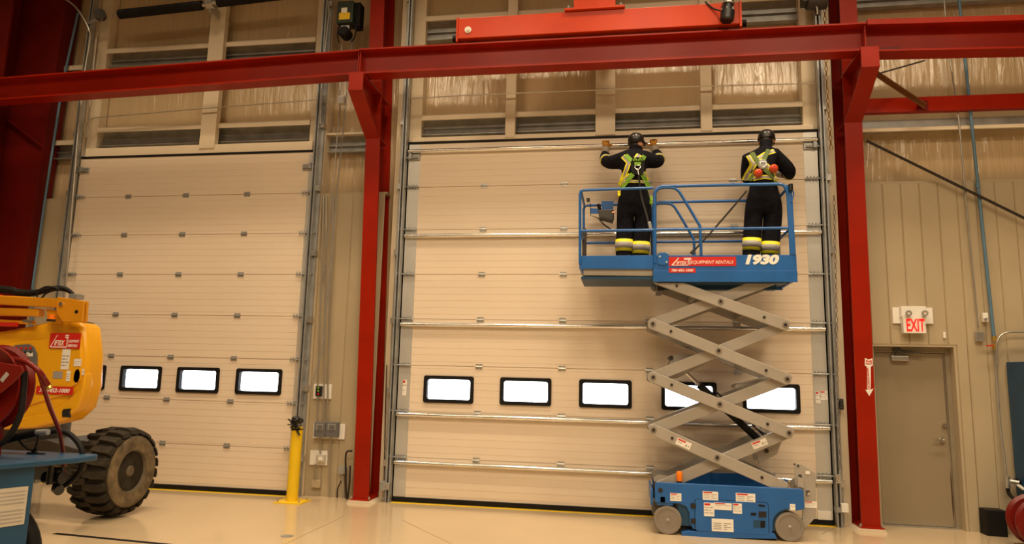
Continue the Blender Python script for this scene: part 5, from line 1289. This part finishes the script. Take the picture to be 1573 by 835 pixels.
for side in (1, -1):
    base = None
    for i in range(NL):
        an = 2*PI*(i+(.5 if side < 0 else 0))/NL
        if base is None:
            mb = lug(side); mb.v = [v+ORI[bl.name] for v in mb.v]; base = mb.build('tread_lug', 'tyre', tyre); o = base
        else:
            o = base.copy(); C.objects.link(o); o.parent = tyre
        o.location = WC-ORI[bl.name]; o.rotation_euler = (an, 0, 0)
# chassis under the turntable
m = MB(); m.box(-6.6, -1.95, .38, -4.72, -1.55, .62); m.build('axle', 'greydk', bl, bevel=.02)
MB().prism([B2(-60, 690, -2.1), B2(30, 683, -2.1), B2(75, 674, -2.1), B2(128, 690, -2.1), B2(126, 698, -2.1), B2(-60, 712, -2.1)], -2.15, -1.5).build('chassis', 'greydk', bl, bevel=.01)
MB().cyl((-5.6, -1.8, .62), (-5.6, -1.8, 1.06), .38, n=32).build('slew_ring', 'greydk', bl, smooth=40)
MB().cyl((-4.76, -1.75, .5), (-4.38, -1.75, .5), .12, n=20).build('wheel_hub', 'greydk', bl)
# turntable cowls
def cowl(pts, y0, y1, bev, name, m='yellow', seg=6): return MB().prism([B2(a, b, y0) for a, b in pts], y0, y1).build(name, m, bl, bevel=bev, smooth=50, seg=seg)
cowl([(-140, 520), (0, 508), (45, 500), (86, 490), (123, 494), (129, 502), (133, 545), (131, 592), (121, 627), (100, 646), (50, 658), (-140, 666)], YB, YB+.28, .06, 'cowl')
cowl([(-140, 652), (30, 641), (70, 634), (102, 616), (122, 594), (129, 570), (129.5, 592), (120, 626), (99, 645), (50, 657), (-140, 665)], YB-.03, YB+.10, .028, 'lower_cowl', seg=4)
cowl([(-140, 535), (0, 530), (40, 522), (60, 522), (95, 516), (122, 512), (126, 560), (122, 585), (98, 606), (40, 624), (-140, 636)], YB-.022, YB+.05, .02, 'side_panel', seg=4)
cowl([(118, 498), (127, 500), (127, 494), (118, 492)], YB+.06, YB+.24, .01, 'rubber_pad', 'greydk', 2)
YP2 = YB-.024
m = MB(); m.prism([B2(20, 534, YP2), B2(24, 530, YP2), B2(45, 528, YP2), B2(53, 532, YP2), B2(58, 543, YP2), B2(58, 566, YP2), B2(51, 580, YP2), B2(44, 582, YP2), B2(22, 575, YP2), B2(19, 550, YP2)], YP2-.012, YP2)
cp = m.build('control_panel', 'boxgrey', bl, bevel=.008)
for i in range(4): q = W(26.5+i*7, 534.5, YP2-.013); MB().cyl(q, q+V(0, -.008, 0), .014, n=10).build('button', 'redlabel', cp)
for i in range(7): q = W(24+(i % 4)*8, 541+6*(i//4), YP2-.013); MB().cyl(q, q+V(0, -.02, .004), .008, n=8).build('toggle', 'black', cp)
m = MB(); m.pbox(29, 541, 37, 543, YP2-.014, YP2-.012); m.pbox(40, 541, 50, 543, YP2-.014, YP2-.012); m.pbox(33, 544, 41, 552, YP2-.014, YP2-.012); m.pbox(43, 543, 50, 547, YP2-.014, YP2-.012); m.pbox(26, 555, 33, 557, YP2-.014, YP2-.012); m.build('panel_print', 'white', cp)
q = W(46, 569, YP2-.013); MB().cyl(q, q+V(0, -.02, 0), .026, n=14).build('stop_button', 'redlabel', cp)
# plates and stickers
logo_strip(75, 511.5, 125, 534.5, YB-.033, bl, True)
phone(55, 594, 113, 604.5, YB-.03, bl)
YS2 = YP2-.001
sticker(93, 535.5, 109, 567, YS2, bl, False, 4); sticker(113, 551, 125.5, 562, YS2, bl, False, 2); sticker(101, 569, 109, 585, YS2, bl, False, 3); sticker(124, 566, 130, 576, YB-.004, bl, False, 2)
MB().pbox(82, 570, 95, 581, YS2-.003, YS2).build('grey_label', 'silver', bl)
q = B2(118, 577, YS2)
m = MB(); m.lathe([(.0, .0), (.035, .0)], (q[0], YS2-.001, q[1]), (0, 1, 0), 20)
m.v = [V(q[0]+(v.x-q[0])*1.0, v.y, q[1]+(v.z-q[1])*2.0) for v in m.v]; m.build('lift_hole_rim', 'ochre', bl)
m = MB(); m.lathe([(.0, .0), (.024, .0)], (q[0]-.008, YS2-.003, q[1]-.03), (0, 1, 0), 16); m.v = [V(q[0]-.008+(v.x-q[0]+.008), v.y, q[1]-.03+(v.z-q[1]+.03)*1.25) for v in m.v]; m.build('lift_hole', 'black', bl)
MB().prism([B2(96, 632, YB-.035), B2(98, 628, YB-.035), B2(109, 627, YB-.035), B2(107, 633, YB-.035), B2(108, 641, YB-.035), B2(96, 640, YB-.035)], YB-.045, YB-.02).build('latch', 'blackgloss', bl, bevel=.004)
# boom and knuckle
YK = -2.72
K2 = lambda a, b: B2(a, b, YK)
MB().prism([K2(88, 455.5), K2(128, 462), K2(126, 494), K2(96, 494), K2(87, 480), K2(85.5, 462)], YK, YK+.03).build('knuckle_plate', 'ochre', bl, bevel=.004)
MB().prism([K2(88, 455.5), K2(128, 462), K2(126, 494), K2(96, 494), K2(87, 480), K2(85.5, 462)], YK+.05, YK+.08).build('knuckle_plate', 'ochre', bl, bevel=.004)
MB().prism([K2(90, 456.5), K2(126, 462.5), K2(126, 465), K2(90, 459)], YK+.03, YK+.05).build('knuckle_top', 'ochre', bl)
q = W(95, 467, YK); MB().cyl(q+V(0, -.02, 0), q+V(0, .15, 0), .022, n=14).build('boom_pin', 'chrome', bl, smooth=40)
q = W(117.5, 478.5, YK); MB().cyl(q+V(0, -.003, 0), q+V(0, .003, 0), .02, n=14).build('pin_hole', 'black', bl)
MB().bar(W(-240, 448, YK+.07), W(98, 466, YK+.07), .10, .10).build('upper_boom', 'ochre', bl, bevel=.012)
MB().bar(W(-240, 474, YK+.10), W(64, 480, YK+.10), .10, .085).build('lower_boom', 'ochre', bl, bevel=.012)
MB().prism([K2(64, 473), K2(86, 476), K2(86, 496), K2(66, 497)], YK+.06, YK+.09).build('boom_bracket', 'ochre', bl)
MB().bar(W(-160, 484, YK+.08), W(55, 496, YK+.08), .02, .035).build('boom_link', 'ochre', bl)
MB().pbox(-20, 452, 1.2, 470, YK+.06, YK+.07).build('red_label', 'redlabel', bl); MB().pbox(-40, 494, 23, 501, YK+.02, YK+.06).build('red_label', 'redlabel', bl)
q = W(78.5, 492, YK-.02); t = MB().cyl(q+V(0, 0, -.01), q+V(0, 0, .012), .042, n=16).build('lamp_base', 'blackgloss', bl); MB().cyl(q+V(0, 0, .012), q+V(0, 0, .065), .036, .034, n=16).build('amber_lamp', 'orange', bl, smooth=40)
m = MB(); m.pbox(35, 490.5, 43, 495, YK-.02, YK+.03); m.pbox(43, 491.5, 48, 496.5, YK-.03, YK+.03); m.build('valve_fitting', 'chrome', bl)
MB().pbox(105, 451, 118.5, 459, YK+.02, YK+.12).build('manifold', 'galv_dark', bl, bevel=.006)
m = MB()
for i, (dy, dp) in enumerate(((0, 0), (.04, -2.5), (.08, 2), (.12, -1), (.03, 4))):
    m.tube(curve_pts(wp([(-160, 430+dp), (0, 443+dp), (28, 448+dp), (52, 449+dp*.8), (74, 444+dp*.7), (92, 442+dp*.6), (106, 446+dp*.5), (115, 456+dp*.4)], YK+.08+dy)), .016, 8)
m.tube(curve_pts(wp([(55, 449), (62, 444), (72, 440), (84, 441), (92, 445)], YK+.03)), .010, 6); m.tube(curve_pts(wp([(64, 458), (70, 451), (82, 446), (94, 444)], YK+.03)), .010, 6); m.tube(curve_pts(wp([(57, 446), (57, 456)], YK+.03)), .008, 6)
m.build('hydraulic_hoses', 'black', bl, smooth=60)

# ================================================================== BLUE WORK CART AT THE FRONT LEFT
cart = thing('work_cart', 'blue steel cart with a white instruction sheet in the lower left corner', 'cart', (-3.1, -5.2, 0))
m = MB(); ct_ = [(-4.2, -4.47), (-2.56, -4.47)]+[(-2.56+.07*math.sin(i*PI/12), -4.54+.07*math.cos(i*PI/12)) for i in range(1, 7)]+[(-2.49, -4.70), (-2.72, -5.25), (-4.2, -5.25)]
m.extrude([(p[0], p[1]) for p in ct_], (0, 0, 1.012), (0, 0, 1.05), (V(1, 0, 0), V(0, 1, 0)))
m.build('top', 'bluedk', cart, bevel=.008)
# body: side face follows the receding edge of the top
a0, a1 = G(68, 728, .985), V(0, 0, 0)
ex = V(-2.62, -4.92, 0); e2 = V(-2.80, -5.30, 0)
m = MB(); m.extrude([(ex.x, ex.y), (e2.x, e2.y), (-4.1, -5.30), (-4.1, -4.92)], (0, 0, .14), (0, 0, 1.012), (V(1, 0, 0), V(0, 1, 0)))
m.build('cabinet', 'bluedk', cart, bevel=.006)
dv = (e2-ex).normalized(); nn = V(-dv.y, dv.x, 0); nn = nn if nn.x > 0 else -nn
def onside(s, z, off=.003): p = ex+dv*s+nn*off; return V(p.x, p.y, z)
def sidequad(s0, z0, s1, z1, off, name, mt, par):
    v = [onside(s0, z0, off), onside(s1, z0, off), onside(s1, z1, off), onside(s0, z1, off)]; w_ = [onside(s0, z0, 0), onside(s1, z0, 0), onside(s1, z1, 0), onside(s0, z1, 0)]
    return MB().add(v+w_, [(0, 1, 2, 3), (4, 7, 6, 5), (0, 4, 5, 1), (1, 5, 6, 2), (2, 6, 7, 3), (3, 7, 4, 0)]).build(name, mt, par)
sh = sidequad(.03, .64, .41, .885, .003, 'instruction_sheet', 'sheet', cart)
for i in range(9):
    z = .86-.024*i
    if i == 4: continue
    sidequad(.045, z-.008, .045+.16+.03*(i % 3), z, .0045, 'print_line', 'silver', sh); sidequad(.25+.01*(i % 2), z-.008, .38, z, .0045, 'print_line', 'silver', sh)
t = MB().lathe([(.20, -.045), (.30, -.06), (.36, -.05), (.38, -.02), (.38, .02), (.36, .05), (.30, .06), (.20, .045)], (-3.03, -4.77, .38), (0, 1, 0), 40, closed=True).build('wheel', 'black', cart, smooth=50)
MB().lathe([(0, -.03), (.20, -.03), (.21, 0), (.20, .03), (0, .03)], (-3.03, -4.77, .38), (0, 1, 0), 28).build('rim', 'greydk', t, smooth=40)
MB().cyl((-4.0, -5.2, 0), (-4.0, -5.2, .16), .05, n=12).build('leg', 'greydk', cart); MB().cyl((-3.1, -5.2, 0), (-3.1, -5.2, .16), .05, n=12).build('leg', 'greydk', cart)
# pump fitting under the top
q = W(88, 740, -4.6)
m = MB(); m.cyl(q+V(-.10, 0, .03), q+V(.04, 0, .03), .045, n=14); m.cyl(q+V(0, 0, -.06), q+V(0, 0, .09), .030, n=12); m.cyl(q+V(.015, -.02, -.04), q+V(.06, -.04, -.05), .035, n=12); m.box(q.x-.06, q.y-.03, q.z+.085, q.x+.055, q.y+.03, q.z+.11)
m.build('pump_fitting', 'blackgloss', cart, smooth=40)
m = MB(); m.cyl(V(-2.70, -4.7, q.z), V(-2.70, -4.7, 1.01), .02, n=8); m.build('fitting_stem', 'blackgloss', cart)
# red hose reel standing on the cart
YR = -5.0
q = W(30, 607, YR); cx, cz, rr_ = q.x-.285, 1.53, .285
t = thing('hose_reel', 'dark red hose reel standing on the blue cart at the lower left', 'reel', (cx, YR, 1.05))  # darker red on reel and hose carries the dim light of this corner
MB().lathe([(.05, -.008), (.265, -.008), (.285, -.02), (.285, .0), (.05, .008)], (cx, YR, cz), (0, 1, 0), 44, closed=True).build('flange', 'red_dark', t, smooth=35)
cx2 = W(48.5, 612, YR+.2).x-.30
MB().lathe([(.05, -.008), (.275, -.008), (.30, .012), (.30, .022), (.05, .008)], (cx2, YR+.2, cz-.0), (0, 1, 0), 44, closed=True).build('flange', 'red_dark', t, smooth=35)
MB().cyl((cx, YR, cz), (cx2, YR+.2, cz), .12, n=24).build('drum', 'red_dark', t, smooth=40)
m = MB()
for k in range(3): m.tube([V(cx+(cx2-cx)*(k+.7)/4+.17*math.cos(a*PI/12), YR+.05+.05*k, cz+.17*math.sin(a*PI/12)) for a in range(24)], .024, 8, closed=True)
m.build('wound_hose', 'red_dark', t, smooth=50)
R2 = lambda a, b: B2(a, b, YR-.06)
MB().prism([R2(-60, 566), R2(0, 556), R2(36, 562), R2(38, 570), R2(20, 590), R2(0, 606), R2(-60, 650)], YR-.075, YR-.06).build('arm_plate', 'red_dark', t, bevel=.004)
a = W(2, 585, YR-.076); b = W(12, 573, YR-.076); MB().bar(a, b, .03, .004, (0, 1, 0)).build('plate_label', 'silver', t)
MB().box(cx-.10, YR-.03, 1.05, cx-.02, YR+.22, cz).build('stand', 'red_dark', t)
MB().tube(curve_pts(wp([(38, 570), (36, 600), (30, 640), (8, 676), (-20, 690)], YR+.02)), .02, 8).build('guide', 'black', t, smooth=50)
t2 = thing('air_hose', 'red rubber hose arching from the reel and hanging over the edge of the blue cart', 'hose', W(97, 735, -4.42))
MB().tube(curve_pts([W(-40, 566, YR+.1), W(0, 554, YR+.05), W(18, 551, YR+.03), W(41, 556, YR), W(59, 569, YR-.0), W(69, 583, YR+.05), W(75, 593, YR+.08)]), .018, 8).build('hose', 'red_dark', t2, smooth=60)
q = W(74.5, 592, YR+.08); MB().cyl(q+V(-.01, 0, .015), q+V(.012, 0, -.02), .02, n=10).build('ferrule', 'gold', t2)
MB().tube(curve_pts([W(52, 561, YR+.02), W(60, 572, YR+.04), W(67, 595, YR+.1), W(77, 626, YR+.25), W(90, 659, YR+.40), W(96, 689, YR+.52), W(98, 712, YR+.57), W(98, 735, YR+.58)]), .015, 8).build('hose', 'red_dark', t2, smooth=60)
# black fuel nozzle and hose on the cart
YZ = -4.62
t = thing('fuel_nozzle', 'black nozzle with trigger guard lying on the blue cart', 'nozzle', W(50, 692, YZ))
MB().tube(wp([(-30, 684), (0, 678), (28, 670), (57, 664)], YZ), [.020, .026, .03, .028], 12).build('grip', 'black', t, smooth=50)
MB().cyl(W(56, 664, YZ), W(74, 663, YZ), .022, n=12).build('coupling', 'galv_dark', t, smooth=40)
MB().tube(curve_pts(wp([(27, 670), (32, 680), (44, 690), (52, 690), (57, 678), (58, 667)], YZ-.01)), .007, 6).build('trigger_guard', 'black', t)
m = MB(); m.bar(W(43, 696, YZ), W(67, 698, YZ), .03, .022); m.bar(W(46, 700, YZ), W(56, 693, YZ), .02, .02); m.bar(W(50, 694, YZ), W(56, 688, YZ), .014, .014); m.build('tip', 'black', t)
tag(MB().tube(curve_pts(wp([(74, 663), (92, 662), (106, 666), (118, 677), (126, 692), (127, 708), (122, 724), (112, 736), (99, 745), (84, 748)], YZ+.12)), .020, 10).build('rubber_hose', 'black', smooth=60), 'thick black hose looping over the right end of the blue cart', 'hose')
